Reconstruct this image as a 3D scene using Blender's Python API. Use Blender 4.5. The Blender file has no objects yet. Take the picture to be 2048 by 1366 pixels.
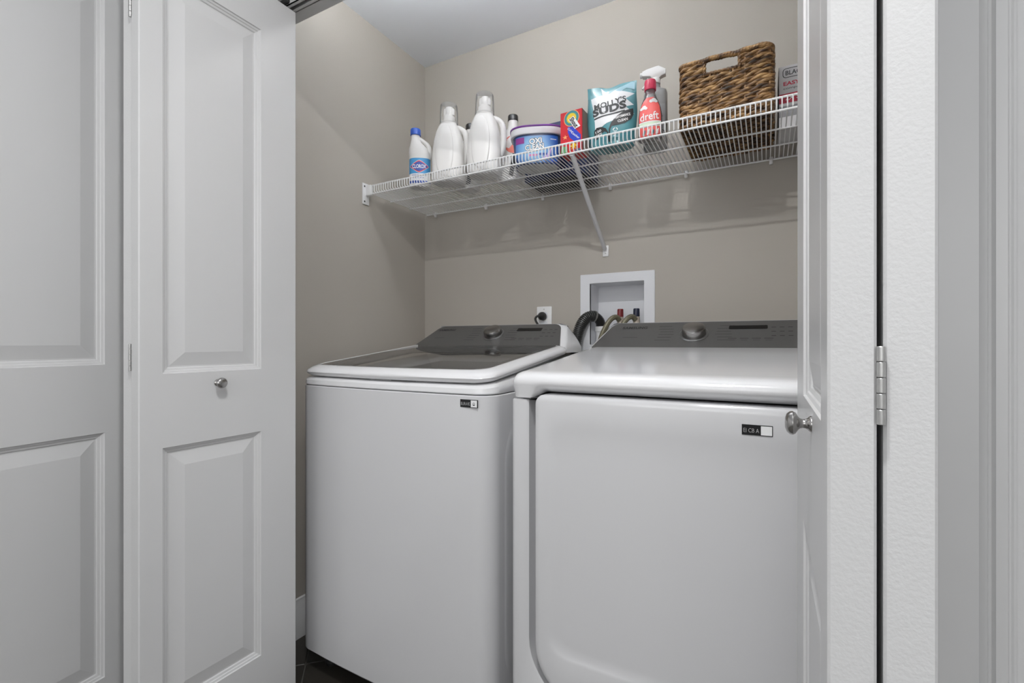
import bpy, bmesh, math, random
from mathutils import Vector, Matrix
random.seed(7)
PI = math.pi
S = bpy.context.scene
C = S.collection
# ------------------------------------------------------------------ camera
CAM_H = 1.07
cam = bpy.data.cameras.new('camera'); cam_o = bpy.data.objects.new('camera', cam); C.objects.link(cam_o)
cam.sensor_fit = 'HORIZONTAL'; cam.sensor_width = 36.0
cam.lens = 940.0 / 2048.0 * 36.0
cam.shift_y = 2.0 / 2048.0
cam.clip_start = 0.02
cam_o.location = (0, 0, CAM_H); cam_o.rotation_euler = (PI/2, 0, math.radians(28.5))
S.camera = cam_o
# ------------------------------------------------------------------ world, light, exposure
SKY_STRENGTH = 2.55
w = bpy.data.worlds.new('world'); S.world = w; w.use_nodes = True
w.node_tree.nodes['Background'].inputs[0].default_value = (1.0, 1.0, 1.0, 1)      # even bright overcast sky outside the added fill window
w.node_tree.nodes['Background'].inputs[1].default_value = SKY_STRENGTH
S.view_settings.view_transform = 'Standard'; S.view_settings.look = 'None'
S.view_settings.gamma = 1.0; S.view_settings.use_curve_mapping = False
S.view_settings.exposure = 0.0
BULB_STRENGTH = 155.0       # the two bulbs of the lamp inside the closet
FILL_BAR_STRENGTH = 26.0       # unseen fill bar added on the inner header to lift the closet ambient
CAN1_STRENGTH = 2050.0; CAN2_STRENGTH = 500.0      # recessed lights in the hall ceiling in front of the closet
S.cycles.max_bounces = 10; S.cycles.diffuse_bounces = 6; S.cycles.transparent_max_bounces = 24
S.cycles.sample_clamp_indirect = 6.0

FILL_WIN = (-1.35, 1.60, 0.95, 2.30)                                # opening of the fill window added in the wall behind the camera: x0, x1, z0, z1
pl = bpy.data.lights.new('fill_window_portal', 'AREA'); pl.shape = 'RECTANGLE'; pl.size = FILL_WIN[1]-FILL_WIN[0]; pl.size_y = FILL_WIN[3]-FILL_WIN[2]; pl.cycles.is_portal = True
pl_o = bpy.data.objects.new('fill_window_portal', pl); C.objects.link(pl_o); pl_o.location = ((FILL_WIN[0]+FILL_WIN[1])/2, -2.11, (FILL_WIN[2]+FILL_WIN[3])/2); pl_o.rotation_euler = (PI/2, 0, 0)
# ------------------------------------------------------------------ materials
MATS = {}
def mat(name, col, rough=0.5, metal=0.0, spec=0.5, bump=None, noise=None, coat=0.0, emit=None, trans=None, sss=None):
    """procedural principled material; noise=(scale, amount) colour variation; bump=(scale, strength)"""
    if name in MATS: return MATS[name]
    m = bpy.data.materials.new(name); m.use_nodes = True
    nt = m.node_tree; b = nt.nodes['Principled BSDF']
    c4 = (col[0], col[1], col[2], 1)
    b.inputs['Base Color'].default_value = c4
    b.inputs['Roughness'].default_value = rough
    b.inputs['Metallic'].default_value = metal
    b.inputs['Specular IOR Level'].default_value = spec
    if coat: b.inputs['Coat Weight'].default_value = coat; b.inputs['Coat Roughness'].default_value = 0.08
    tc = nt.nodes.new('ShaderNodeTexCoord')
    if noise:
        n = nt.nodes.new('ShaderNodeTexNoise'); n.inputs['Scale'].default_value = noise[0]; n.inputs['Detail'].default_value = 4
        nt.links.new(tc.outputs['Object'], n.inputs['Vector'])
        mx = nt.nodes.new('ShaderNodeMix'); mx.data_type = 'RGBA'
        a = noise[1]
        mx.inputs['A'].default_value = (col[0]*(1-a), col[1]*(1-a), col[2]*(1-a), 1)
        mx.inputs['B'].default_value = (min(1, col[0]*(1+a)), min(1, col[1]*(1+a)), min(1, col[2]*(1+a)), 1)
        nt.links.new(n.outputs['Fac'], mx.inputs['Factor']); nt.links.new(mx.outputs['Result'], b.inputs['Base Color'])
    if bump:
        n2 = nt.nodes.new('ShaderNodeTexNoise'); n2.inputs['Scale'].default_value = bump[0]; n2.inputs['Detail'].default_value = 3
        nt.links.new(tc.outputs['Object'], n2.inputs['Vector'])
        bp = nt.nodes.new('ShaderNodeBump'); bp.inputs['Strength'].default_value = bump[1]; bp.inputs['Distance'].default_value = 0.002
        nt.links.new(n2.outputs['Fac'], bp.inputs['Height']); nt.links.new(bp.outputs['Normal'], b.inputs['Normal'])
    if emit:
        b.inputs['Emission Color'].default_value = c4; b.inputs['Emission Strength'].default_value = emit
    if trans:
        # clear or smoked sheet: tinted transparency under a glossy surface
        out = nt.nodes['Material Output']
        tr = nt.nodes.new('ShaderNodeBsdfTransparent'); tr.inputs[0].default_value = (trans[0], trans[1], trans[2], 1)
        gl = nt.nodes.new('ShaderNodeBsdfGlossy'); gl.inputs['Roughness'].default_value = rough; gl.inputs[0].default_value = (1, 1, 1, 1)
        fr = nt.nodes.new('ShaderNodeFresnel'); fr.inputs[0].default_value = trans[4] if len(trans) > 4 else 1.5
        m1 = nt.nodes.new('ShaderNodeMixShader'); m2 = nt.nodes.new('ShaderNodeMixShader')
        nt.links.new(fr.outputs[0], m1.inputs[0]); nt.links.new(tr.outputs[0], m1.inputs[1]); nt.links.new(gl.outputs[0], m1.inputs[2])
        m2.inputs[0].default_value = trans[3]
        nt.links.new(m1.outputs[0], m2.inputs[1]); nt.links.new(b.outputs[0], m2.inputs[2])
        nt.links.new(m2.outputs[0], out.inputs['Surface'])
    MATS[name] = m
    return m

WALL = mat('taupe_wall_paint', (0.452, 0.420, 0.375), 0.7, spec=0.3, bump=(160, 0.12), noise=(2.0, 0.015))
HALLW = mat('hall_wall_paint', (0.74, 0.74, 0.74), 0.75, spec=0.25, bump=(160, 0.15))
CEIL = mat('ceiling_paint', (0.86, 0.885, 0.93), 0.9, spec=0.1, bump=(180, 0.1))
DOORP = mat('door_semigloss_paint', (0.66, 0.66, 0.66), 0.34, spec=0.5, noise=(3.0, 0.02))
EDGEP = mat('door_edge_rolled_paint', (0.66, 0.66, 0.66), 0.45, spec=0.4, bump=(260, 0.16))
TRIMP = mat('trim_paint', (0.72, 0.72, 0.72), 0.35, noise=(3.0, 0.02))
ENAMEL = mat('white_enamel', (0.64, 0.64, 0.65), 0.16, spec=0.5, coat=0.3)
ENAMEL2 = mat('white_plastic_top', (0.79, 0.79, 0.80), 0.14, spec=0.5, coat=0.4)
GREYP = mat('console_grey', (0.098, 0.096, 0.092), 0.34, metal=0.2, noise=(400, 0.06))
BLACKG = mat('black_gloss', (0.006, 0.006, 0.007), 0.15)
INK = mat('dark_ink', (0.012, 0.012, 0.012), 0.5)
INK2 = mat('console_print', (0.03, 0.029, 0.028), 0.5)
WINK = mat('white_ink', (0.82, 0.82, 0.82), 0.45)
CHROME = mat('brushed_nickel', (0.42, 0.41, 0.40), 0.22, metal=1.0, noise=(60, 0.08))
STEEL = mat('zinc_steel', (0.52, 0.52, 0.51), 0.36, metal=0.9, noise=(80, 0.15))
TUBM = mat('tub_grey', (0.55, 0.555, 0.56), 0.3, spec=0.5, noise=(20, 0.05))
SMOKE = mat('smoked_lid_glass', (0.10, 0.10, 0.10), 0.03, trans=(0.84, 0.84, 0.835, 0.10))
GAP_SHADE = mat('gap_shade', (0.03, 0.03, 0.03), 0.7)  # near-black colour standing in for the shade under the washer lid
WIREM = mat('vinyl_coated_wire', (0.80, 0.80, 0.80), 0.35)
WPLAST = mat('white_plastic', (0.80, 0.80, 0.80), 0.35)
OUTBOX = mat('outlet_box_plastic', (0.74, 0.75, 0.78), 0.4)
HDPE = mat('white_hdpe', (0.80, 0.785, 0.765), 0.36, noise=(6, 0.02))
CLEARP = mat('clear_plastic', (0.85, 0.85, 0.84), 0.08, trans=(0.985, 0.985, 0.985, 0.12, 1.2))
BLACKR = mat('black_rubber', (0.018, 0.018, 0.018), 0.45)
HOSEO = mat('braided_hose', (0.20, 0.185, 0.125), 0.4, metal=0.3, noise=(250, 0.35))
BRASS = mat('valve_fitting', (0.62, 0.55, 0.46), 0.35, metal=0.4)
REDV = mat('red_valve', (0.20, 0.018, 0.02), 0.4)
NAVYV = mat('navy_valve', (0.018, 0.022, 0.05), 0.4)
TILEM = mat('dark_slate_tile', (0.036, 0.032, 0.027), 0.38, bump=(30, 0.3), noise=(7, 0.35))
GROUT = mat('grey_grout', (0.10, 0.095, 0.085), 0.85, noise=(60, 0.2))
TRACKM = mat('track_metal', (0.62, 0.62, 0.62), 0.4, metal=0.1)

# ------------------------------------------------------------------ mesh helpers
class MB:
    def __init__(s): s.v = []; s.f = []
    def add(s, v, f):
        o = len(s.v); s.v += [tuple(p) for p in v]; s.f += [tuple(i + o for i in q) for q in f]; return s
    def box(s, x0, x1, y0, y1, z0, z1):
        v = [(x0,y0,z0),(x1,y0,z0),(x1,y1,z0),(x0,y1,z0),(x0,y0,z1),(x1,y0,z1),(x1,y1,z1),(x0,y1,z1)]
        return s.add(v, [(3,2,1,0),(4,5,6,7),(0,1,5,4),(1,2,6,5),(2,3,7,6),(3,0,4,7)])
    def rbox(s, x0, x1, y0, y1, z0, z1, r=0.004, seg=2):
        bm = bmesh.new(); bmesh.ops.create_cube(bm, size=1)
        for vv in bm.verts:
            vv.co = Vector(((x0+x1)/2 + vv.co.x*(x1-x0), (y0+y1)/2 + vv.co.y*(y1-y0), (z0+z1)/2 + vv.co.z*(z1-z0)))
        bmesh.ops.bevel(bm, geom=bm.edges[:], offset=r, segments=seg, affect='EDGES', profile=0.5)
        bm.verts.index_update()
        s.add([tuple(p.co) for p in bm.verts], [tuple(q.index for q in f.verts) for f in bm.faces]); bm.free(); return s
    def loft(s, secs, cap0=True, cap1=True, closed=True):
        n = len(secs[0]); v = [p for q in secs for p in q]; f = []
        for i in range(len(secs)-1):
            for j in range(n if closed else n-1):
                k = (j+1) % n
                f.append((i*n+j, i*n+k, (i+1)*n+k, (i+1)*n+j))
        if cap0: f.append(tuple(reversed(range(n))))
        if cap1: f.append(tuple((len(secs)-1)*n + j for j in range(n)))
        return s.add(v, f)
    def tube(s, pts, r, n=8, caps=True, closed=False):
        P = [Vector(p) for p in pts]; m = len(P); rs = r if isinstance(r, (list, tuple)) else [r]*m
        T = []
        for i in range(m):
            a = P[(i-1) % m] if (closed or i > 0) else P[i]
            b = P[(i+1) % m] if (closed or i < m-1) else P[i]
            d = b-a; T.append(d.normalized() if d.length > 1e-9 else Vector((0,0,1)))
        up = Vector((0,0,1)) if abs(T[0].z) < 0.9 else Vector((1,0,0))
        N = (up - T[0]*up.dot(T[0])).normalized(); secs = []
        for i in range(m):
            N = (N - T[i]*N.dot(T[i])).normalized(); B = T[i].cross(N)
            secs.append([tuple(P[i] + (N*math.cos(2*PI*k/n) + B*math.sin(2*PI*k/n))*rs[i]) for k in range(n)])
        if closed: secs.append(secs[0]); caps = False
        return s.loft(secs, caps, caps)
    def lathe(s, prof, n=24, cx=0, cy=0, cz=0, ax='z', caps=True):
        secs = []
        for r, h in prof:
            q = []
            for k in range(n):
                a = 2*PI*k/n; c, d = r*math.cos(a), r*math.sin(a)
                q.append((cx+c, cy+d, cz+h) if ax == 'z' else ((cx+h, cy+c, cz+d) if ax == 'x' else (cx+d, cy+h, cz+c)))
            secs.append(q)
        return s.loft(secs, caps, caps)
    def tf(s, M):
        s.v = [tuple(M @ Vector(p)) for p in s.v]; return s
def smooth_pts(ctrl, n=6):
    """Catmull-Rom through control points"""
    P = [Vector(p) for p in ctrl]; P = [P[0]*2-P[1]] + P + [P[-1]*2-P[-2]]; out = []
    for i in range(1, len(P)-2):
        for k in range(n):
            t = k/n; a, b, c, d = P[i-1], P[i], P[i+1], P[i+2]
            out.append(0.5*((2*b) + (c-a)*t + (2*a-5*b+4*c-d)*t*t + (3*b-a-3*c+d)*t**3))
    out.append(P[-2]); return [tuple(p) for p in out]
def mesh_from(name, mb, m, angle=35):
    me = bpy.data.meshes.new(name); me.from_pydata(mb.v, [], mb.f)
    bm = bmesh.new(); bm.from_mesh(me); bmesh.ops.recalc_face_normals(bm, faces=bm.faces[:]); bm.to_mesh(me); bm.free()
    me.materials.append(m); me.shade_smooth(); me.set_sharp_from_angle(angle=math.radians(angle)); me.update()
    return me
def obj(name, mb, m, parent=None, angle=35, label=None):
    o = bpy.data.objects.new(name, mesh_from(name, mb, m, angle) if isinstance(mb, MB) else mb); C.objects.link(o)
    if parent: o.parent = parent
    if label: o['label'] = label
    return o
def tag(o, label, cat, group=None, kind=None):
    o['label'] = label; o['category'] = cat
    if group: o['group'] = group
    if kind: o['kind'] = kind
    return o
def thing(name, label, cat, loc=(0,0,0), rz=0, group=None, kind=None):
    o = bpy.data.objects.new(name, None); C.objects.link(o); o.empty_display_size = 0.05
    o.location = loc; o.rotation_euler = (0, 0, rz)
    return tag(o, label, cat, group, kind)
def struct(name, mb, m, label, cat, loc=(0,0,0)):
    o = obj(name, mb, m); o.location = loc; return tag(o, label, cat, kind='structure')
def copy_tree(o, parent=None):
    c = o.copy(); C.objects.link(c); c.parent = parent
    for ch in list(o.children): copy_tree(ch, c)
    return c
def rrect(x0, x1, y0, y1, r, n=6):
    """rounded rectangle, ccw; r = radius or (r at x0y0, x1y0, x1y1, x0y1)"""
    if not isinstance(r, (list, tuple)): r = (r,)*4
    out = []
    for (cx, cy, rr, a0) in ((x0+r[0], y0+r[0], r[0], PI), (x1-r[1], y0+r[1], r[1], 1.5*PI), (x1-r[2], y1-r[2], r[2], 0), (x0+r[3], y1-r[3], r[3], 0.5*PI)):
        for k in range(n+1):
            a = a0 + k/n*PI/2; out.append((cx + rr*math.cos(a), cy + rr*math.sin(a)))
    return out
def superell(hw, hd, n=32, p=2.6, cx=0, cy=0):
    out = []
    for k in range(n):
        a = 2*PI*k/n; c, s = math.cos(a), math.sin(a)
        out.append((cx + hw*math.copysign(abs(c)**(2/p), c), cy + hd*math.copysign(abs(s)**(2/p), s)))
    return out
# ---- lettering and flat print
def text2d(txt, size, bold=0.0, shear=0.0, spacing=1.0):
    cu = bpy.data.curves.new('tmp', 'FONT'); cu.body = txt; cu.size = size; cu.offset = bold*size; cu.shear = shear
    cu.space_character = spacing; cu.align_x = 'CENTER'; cu.align_y = 'CENTER'; cu.resolution_u = 3
    o = bpy.data.objects.new('tmp', cu); C.objects.link(o)
    dg = bpy.context.evaluated_depsgraph_get(); dg.update()
    me = bpy.data.meshes.new_from_object(o.evaluated_get(dg))
    v = [(p.co.x, p.co.y) for p in me.vertices]; f = [tuple(q.vertices) for q in me.polygons]
    bpy.data.objects.remove(o); bpy.data.curves.remove(cu); bpy.data.meshes.remove(me)
    return v, f
def rot2(v, a, cx=0, cy=0, sx=1, sy=1):
    c, s = math.cos(a), math.sin(a)
    return [(cx + (x*sx)*c - (y*sy)*s, cy + (x*sx)*s + (y*sy)*c) for x, y in v]
def printed(name, parent, v, f, m, frame, off=0.0004, fit=None, label=None):
    """flat print: 2-D shape laid on a surface by frame(u, v, offset)"""
    if fit:
        cx, cy, wd, ht, ang = fit
        xs = [p[0] for p in v]; ys = [p[1] for p in v]
        sx = wd/(max(xs)-min(xs)); sy = ht/(max(ys)-min(ys)) if ht else sx
        mx, my = (max(xs)+min(xs))/2, (max(ys)+min(ys))/2
        v = rot2([(x-mx, y-my) for x, y in v], ang, cx, cy, sx, sy)
    mb = MB(); mb.add([frame(p[0], p[1], off) for p in v], f)
    return obj(name, mb, m, parent, label=label)
def poly(pts): return list(pts), [tuple(range(len(pts)))]
def ring(r0, r1, n=28, a0=0, a1=2*PI):
    v = []; f = []
    for k in range(n+1):
        a = a0 + (a1-a0)*k/n; v += [(r0*math.cos(a), r0*math.sin(a)), (r1*math.cos(a), r1*math.sin(a))]
        if k: f.append((2*k-2, 2*k-1, 2*k+1, 2*k))
    return v, f
def grid2(x0, x1, y0, y1, nx, ny):
    v = [(x0+(x1-x0)*i/nx, y0+(y1-y0)*j/ny) for j in range(ny+1) for i in range(nx+1)]
    f = [(j*(nx+1)+i, j*(nx+1)+i+1, (j+1)*(nx+1)+i+1, (j+1)*(nx+1)+i) for j in range(ny) for i in range(nx)]
    return v, f

# ================================================================== ROOM SHELL
XL, XR, YB, YF, YF0, ZC = -1.50, 0.25, 1.852, 1.0, 0.885, 2.44
HX0, HX1, HY0 = -1.66, 1.75, -2.1
JX1, HEAD = 0.195, 2.099                                   # right jamb, underside of the head jamb
NX0, NX1, NZ0, NZ1 = -0.64, -0.42, 1.06, 1.311             # recess of the laundry outlet box
b = MB()
b.box(XL-0.1, NX0, YB, YB+0.12, 0, ZC); b.box(NX1, XR+0.1, YB, YB+0.12, 0, ZC)
b.box(NX0, NX1, YB, YB+0.12, 0, NZ0); b.box(NX0, NX1, YB, YB+0.12, NZ1, ZC)
struct('wall_back', b, WALL, 'taupe painted back wall of the laundry closet behind the machines', 'wall')
struct('wall_left', MB().box(XL-0.1, XL, YF, YB, 0, ZC), WALL, 'taupe painted left side wall of the laundry closet', 'wall')
struct('wall_right', MB().box(XR, XR+0.1, YF, YB, 0, ZC), WALL, 'taupe painted right side wall of the laundry closet', 'wall')
b = MB(); b.box(HX0, XL-0.018, YF0, YF, 0, ZC); b.box(JX1+0.018, HX1, YF0, YF, 0, ZC); b.box(XL-0.018, JX1+0.018, YF0, YF, HEAD+0.018, ZC)
struct('wall_front', b, HALLW, 'white painted front wall around the closet opening, right of the casing', 'wall')
struct('wall_hall_left', MB().box(HX0-0.1, HX0, HY0, YF, 0, ZC), HALLW, 'white hall wall behind the open panelled door', 'wall')
struct('wall_hall_right', MB().box(HX1, HX1+0.1, HY0, YF, 0, ZC), HALLW, 'white hall wall far to the right', 'wall')
b = MB()
b.box(HX0-0.1, FILL_WIN[0], HY0-0.1, HY0, 0, ZC); b.box(FILL_WIN[1], HX1+0.1, HY0-0.1, HY0, 0, ZC); b.box(FILL_WIN[0], FILL_WIN[1], HY0-0.1, HY0, 0, FILL_WIN[2]); b.box(FILL_WIN[0], FILL_WIN[1], HY0-0.1, HY0, FILL_WIN[3], ZC)
wn = MB()
for x0, x1, z0, z1 in ((FILL_WIN[0],FILL_WIN[0]+.05,FILL_WIN[2],FILL_WIN[3]),(FILL_WIN[1]-.05,FILL_WIN[1],FILL_WIN[2],FILL_WIN[3]),(FILL_WIN[0]+.05,FILL_WIN[1]-.05,FILL_WIN[2],FILL_WIN[2]+.05),(FILL_WIN[0]+.05,FILL_WIN[1]-.05,FILL_WIN[3]-.05,FILL_WIN[3]),((FILL_WIN[0]+FILL_WIN[1])/2-.02,(FILL_WIN[0]+FILL_WIN[1])/2+.02,FILL_WIN[2]+.05,FILL_WIN[3]-.05)): wn.box(x0, x1, HY0-.08, HY0-.03, z0, z1)
struct('fill_window_1', wn, TRIMP, 'added unseen two-light window frame for fill daylight, opposite the closet', 'window')  # unseen window, added so that fill daylight reaches into the closet
struct('wall_hall_rear', b, HALLW, 'white hall wall opposite the laundry closet', 'wall')
struct('ceiling', MB().box(HX0-0.1, HX1+0.1, HY0-0.1, YB+0.12, ZC, ZC+0.1), CEIL, 'smooth white ceiling above the laundry closet', 'ceiling')
fl = struct('floor', MB().box(XL-0.1, XR+0.1, YF0, YB+0.12, -0.06, -0.0025), GROUT, 'dark slate tile floor laid diagonally under the washer', 'floor')
struct('floor_hall', MB().box(HX0-0.1, HX1+0.1, HY0-0.1, YF0, -0.06, 0.004), mat('hall_carpet', (0.17, 0.163, 0.152), 0.95, bump=(600, 0.5), noise=(300, 0.12)), 'grey-brown hall carpet in front of the closet', 'floor')
tile_me = None; pitch = 0.335; n_t = 0
for i in range(-12, 13):
    for j in range(-12, 13):
        u, v = i*pitch, j*pitch
        x = -1.35 + (u-v)*math.sqrt(.5); y = 1.283 + (u+v)*math.sqrt(.5)
        if not (XL-0.1 < x < XR+0.1 and YF0-0.2 < y < YB+0.1): continue
        if tile_me is None:
            tile_me = mesh_from('tile', MB().rbox(-pitch/2+.0025, pitch/2-.0025, -pitch/2+.0025, pitch/2-.0025, -0.009, 0, 0.0015, 1), TILEM)
        t = obj('tile', tile_me, TILEM, fl); t.location = (x, y, random.uniform(-.0003, .0003)); t.rotation_euler = (0, 0, PI/4)
# jambs, header board, casing
b = MB(); b.box(XL-0.018, XL, YF0-0.002, YF+0.002, 0, HEAD+0.018)
struct('trim_1', b, TRIMP, 'white jamb board at the left end of the closet opening', 'trim')
b = MB(); b.box(JX1, JX1+0.018, YF0-0.002, YF+0.002, 0, HEAD+0.018)
struct('trim_2', b, TRIMP, 'white jamb board at the right end of the closet opening', 'trim')
b = MB(); b.box(XL, JX1, YF0-0.002, YF+0.002, HEAD, HEAD+0.018)
struct('trim_3', b, TRIMP, 'white head jamb board above the closet opening', 'trim')
def casing(x_in, sgn, name, label):
    """moulded casing, profile (distance from inner edge, thickness)"""
    prof = [(0,0),(0,.010),(.004,.013),(.046,.014),(.050,.0175),(.053,.0185),(.0555,.0135),(.059,.0125),(.0615,.019),(.0725,.0205),(.0755,.0155),(.0775,.0150),(.0795,.017),(.082,.0165),(.083,.013),(.083,0)]
    secs = [[(x_in + sgn*d, YF0 - t, z) for d, t in prof] for z in (0.0, HEAD+0.075)]
    return struct(name, MB().loft(secs), TRIMP, label, 'trim')
casing(JX1+0.014, 1, 'trim_4', 'moulded white door casing at the right edge of the picture')
casing(XL-0.007, -1, 'trim_5', 'moulded white door casing hidden behind the left folding door')
secs = [[(x, YF0 - t, HEAD+0.007+d) for d, t in [(0,0),(0,.010),(.046,.014),(.053,.0185),(.0555,.0135),(.0615,.019),(.0725,.0205),(.0775,.015),(.083,.013),(.083,0)]] for x in (XL-0.09, JX1+0.09)]
struct('trim_6', MB().loft(secs), TRIMP, 'moulded white casing across the top of the closet opening', 'trim')
def baseboard(name, axis, a0, a1, p, sgn, label):
    prof = [(0,0),(.014,0),(.014,.100),(.012,.104),(.012,.112),(.009,.122),(.006,.130),(.006,.138),(.003,.142),(0,.142)]
    secs = []
    for a in (a0, a1):
        secs.append([((p+sgn*t, a, z) if axis == 'y' else (a, p+sgn*t, z)) for t, z in prof])
    return struct(name, MB().loft(secs), TRIMP, label, 'baseboard')
baseboard('baseboard_left', 'y', YF+0.003, YB-0.0145, XL, 1, 'moulded white baseboard along the left closet wall beside the washer')
baseboard('baseboard_back', 'x', XL+0.0145, XR, YB, -1, 'moulded white baseboard along the back wall behind the machines')
# folding door track
t = thing('door_track', 'metal track under the head jamb for the folding doors', 'track', ((XL+JX1)/2, 0.93, HEAD))
hl = (JX1-XL)/2-0.003
b = MB()
for y0, y1, z0, z1 in ((-.016,-.0135,-.022,0),(.0135,.016,-.022,0),(-.016,.016,-.003,0),(-.016,-.006,-.022,-.0195),(.006,.016,-.022,-.0195)): b.box(-hl, hl, y0, y1, z0, z1)
obj('channel', b, TRACKM, t)
b = MB().rbox(-.018,.018,-.012,.012,-.019,-.004,.003,1)
o = obj('roller', b, BLACKR, t); o.location = (-1.267-(XL+JX1)/2, -0.012, 0)

# ================================================================== PANELLED DOORS
PROF = [(0,0),(.0015,-.003),(.006,-.0045),(.0075,-.0065),(.0125,-.008),(.0145,-.0105),(.018,-.0105),(.050,-.0035),(.0525,-.0035)]
def leaf(name, parent, L, H0, H1, panels, T=0.035, s0=None):
    """door leaf: local x along the leaf (0..L), front face at y=0 looking to -y, thickness towards +y"""
    c = 0.0022
    xs = sorted({0.0+c, L-c} | {p for q in panels for p in (q[0], q[1])}); zs = sorted({H0+c, H1-c} | {p for q in panels for p in (q[2], q[3])})
    b = MB()
    def inside(x, z): return any(q[0] < x < q[1] and q[2] < z < q[3] for q in panels)
    for i in range(len(xs)-1):
        for k in range(len(zs)-1):
            if inside((xs[i]+xs[i+1])/2, (zs[k]+zs[k+1])/2): continue
            b.add([(xs[i],0,zs[k]),(xs[i+1],0,zs[k]),(xs[i+1],0,zs[k+1]),(xs[i],0,zs[k+1])], [(0,1,2,3)])
    for q in panels:    # closed pocket behind each panel
        b.add([(q[0],0,q[2]),(q[1],0,q[2]),(q[1],0,q[3]),(q[0],0,q[3]),(q[0],.014,q[2]),(q[1],.014,q[2]),(q[1],.014,q[3]),(q[0],.014,q[3])], [(0,1,5,4),(1,2,6,5),(2,3,7,6),(3,0,4,7),(4,5,6,7)])
    lo = o = obj(name, b, DOORP, parent, angle=25)
    e = MB(); secs = []
    for y, d in ((0,c),(c,0),(T-c,0),(T,c)): secs.append([(d,y,H0+d),(L-d,y,H0+d),(L-d,y,H1-d),(d,y,H1-d)])
    e.loft(secs, False, True)
    obj('leaf_edge', e, EDGEP, lo, angle=30)
    for q in panels:
        secs = [[(q[0]+d,-z,q[2]+d),(q[1]-d,-z,q[2]+d),(q[1]-d,-z,q[3]-d),(q[0]+d,-z,q[3]-d)] for d, z in PROF]
        obj('panel', MB().loft(secs, False, True), DOORP, lo, angle=12)
    return lo
def knob(parent, x, z, m=CHROME):
    prof = [(0.0001,.0265),(.006,.0262),(.0105,.0245),(.0132,.0215),(.0138,.0185),(.012,.0155),(.0085,.0135),(.0060,.0115),(.0052,.009),(.0054,.006),(.0068,.0036),(.0085,.0022),(.0092,.001),(.0092,0)]
    o = obj('knob', MB().lathe([(r, -h) for r, h in prof], 28, ax='y'), m, parent, label='brushed nickel round knob'); o.location = (x, 0, z)
    return o
def hinge(parent, x, y, z, H=0.0635):
    b = MB(); n = 5; h = H/n
    for i in range(n): b.lathe([(.0026, i*h+.0003),(.0030, i*h+.0008),(.0030,(i+1)*h-.0008),(.0026,(i+1)*h-.0003)], 14)
    o = obj('hinge', b, STEEL, parent, label='small zinc butt hinge with five knuckles'); o.location = (x, y, z-H/2); return o
# left swing door standing open in front of the hall wall
dA = thing('door_1', 'white two-panel door at the far left edge of the picture', 'door', (-1.513, 0.675, 0), math.radians(-90+6.6), kind='structure')
# local +x runs from the far edge towards the camera; the front face must look to +X, so the leaf is mirrored by building it from the near end
dA.rotation_euler = (0, 0, math.radians(90+6.6)); LA = 0.76
dA.location = (-1.513 + LA*math.sin(math.radians(6.6)), 0.675 - LA*math.cos(math.radians(6.6)), 0)
zo = 0.017
lA = leaf('leaf', dA, LA, 0.03, 2.06, [(0.115, LA-0.112, 0.996+zo, 1.949+zo), (0.115, LA-0.112, 0.191+zo, 0.821+zo)])
# left folding door: lead leaf (seen face) and pivot leaf folded behind it
DX, DY0, LB = -1.25, 0.5316, 0.4045
d2 = thing('door_2', 'white two-panel folding door with round knob, folded open at left', 'door', (DX, DY0, 0), math.radians(90), kind='structure')
PB = [(0.048, 0.293, 0.996, 1.949), (0.048, 0.293, 0.191, 0.821)]
l2 = leaf('leaf', d2, LB, 0.02, 2.066, PB)
knob(l2, 0.174, 0.966)
for zz in (1.0355, 1.85, 0.25): hinge(l2, -0.0012, 0.0368, zz)
d2b = leaf('leaf', d2, LB, 0.02, 2.066, [(LB-p[1], LB-p[0], p[2], p[3]) for p in PB])
# pivot leaf: its back meets the back of the lead leaf at the hinge, its far end sits in the jamb
aP = math.radians(8); d2b.rotation_euler = (0, 0, PI+aP); d2b.location = (LB*math.cos(aP), 0.0736+LB*math.sin(aP), 0)
# right folding door
EX, EY0, LC = 0.0445, 0.474, 0.445
d3 = thing('door_3', 'white two-panel folding door with round knob, seen edge-on at right', 'door', (EX, EY0, 0), math.radians(-90), kind='structure')
PC = [(LC-0.30, LC-0.055, 0.996, 1.949), (LC-0.30, LC-0.055, 0.191, 0.821)]
l3 = leaf('leaf', d3, LC, 0.02, 2.066, PC, T=.0335); l3.location = (-LC, 0, 0)
knob(l3, LC-0.162, 0.9766)
for zz in (1.0355, 1.80, 0.25): hinge(l3, LC+0.0012, 0.0358, zz)
l3b = leaf('leaf', d3, LC, 0.02, 2.066, [(LC-p[1], LC-p[0], p[2], p[3]) for p in PC], T=.0335)
aD = math.radians(5)
l3b.rotation_euler = (0, 0, math.radians(180)-aD); l3b.location = (-0.0005, 0.0715, 0)

# ================================================================== CLOSET AND HALL LAMPS
LP = (-0.60, 1.17)
t = thing('ceiling_lamp', 'two-bulb ceiling lamp inside the laundry closet', 'lamp', (LP[0], LP[1], ZC))
obj('base_plate', MB().lathe([(0.06,0),(0.06,-.010),(0.05,-.016),(.012,-.018),(.012,-.094),(.001,-.095)], 24), WPLAST, t)
obj('arm', MB().tube([(-.03,-.06,-.097),(.03,.06,-.097)], .006, 10), WPLAST, t)
EMB = mat('lamp_bulb', (1.0, 0.985, 0.96), 0.4, emit=BULB_STRENGTH)
for sx in (-1, 1):
    o = obj('socket', MB().lathe([(.001,-.094),(.014,-.095),(.014,-.108),(.012,-.110)], 16), WPLAST, t); o.location = (sx*0.03, sx*0.06, 0)
    o = obj('bulb', MB().lathe([(.009,-.109),(.011,-.112),(.0145,-.119),(.0165,-.127),(.0145,-.135),(.009,-.141),(.001,-.143)], 14), EMB, t); o.location = (sx*0.03, sx*0.06, 0)
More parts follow.
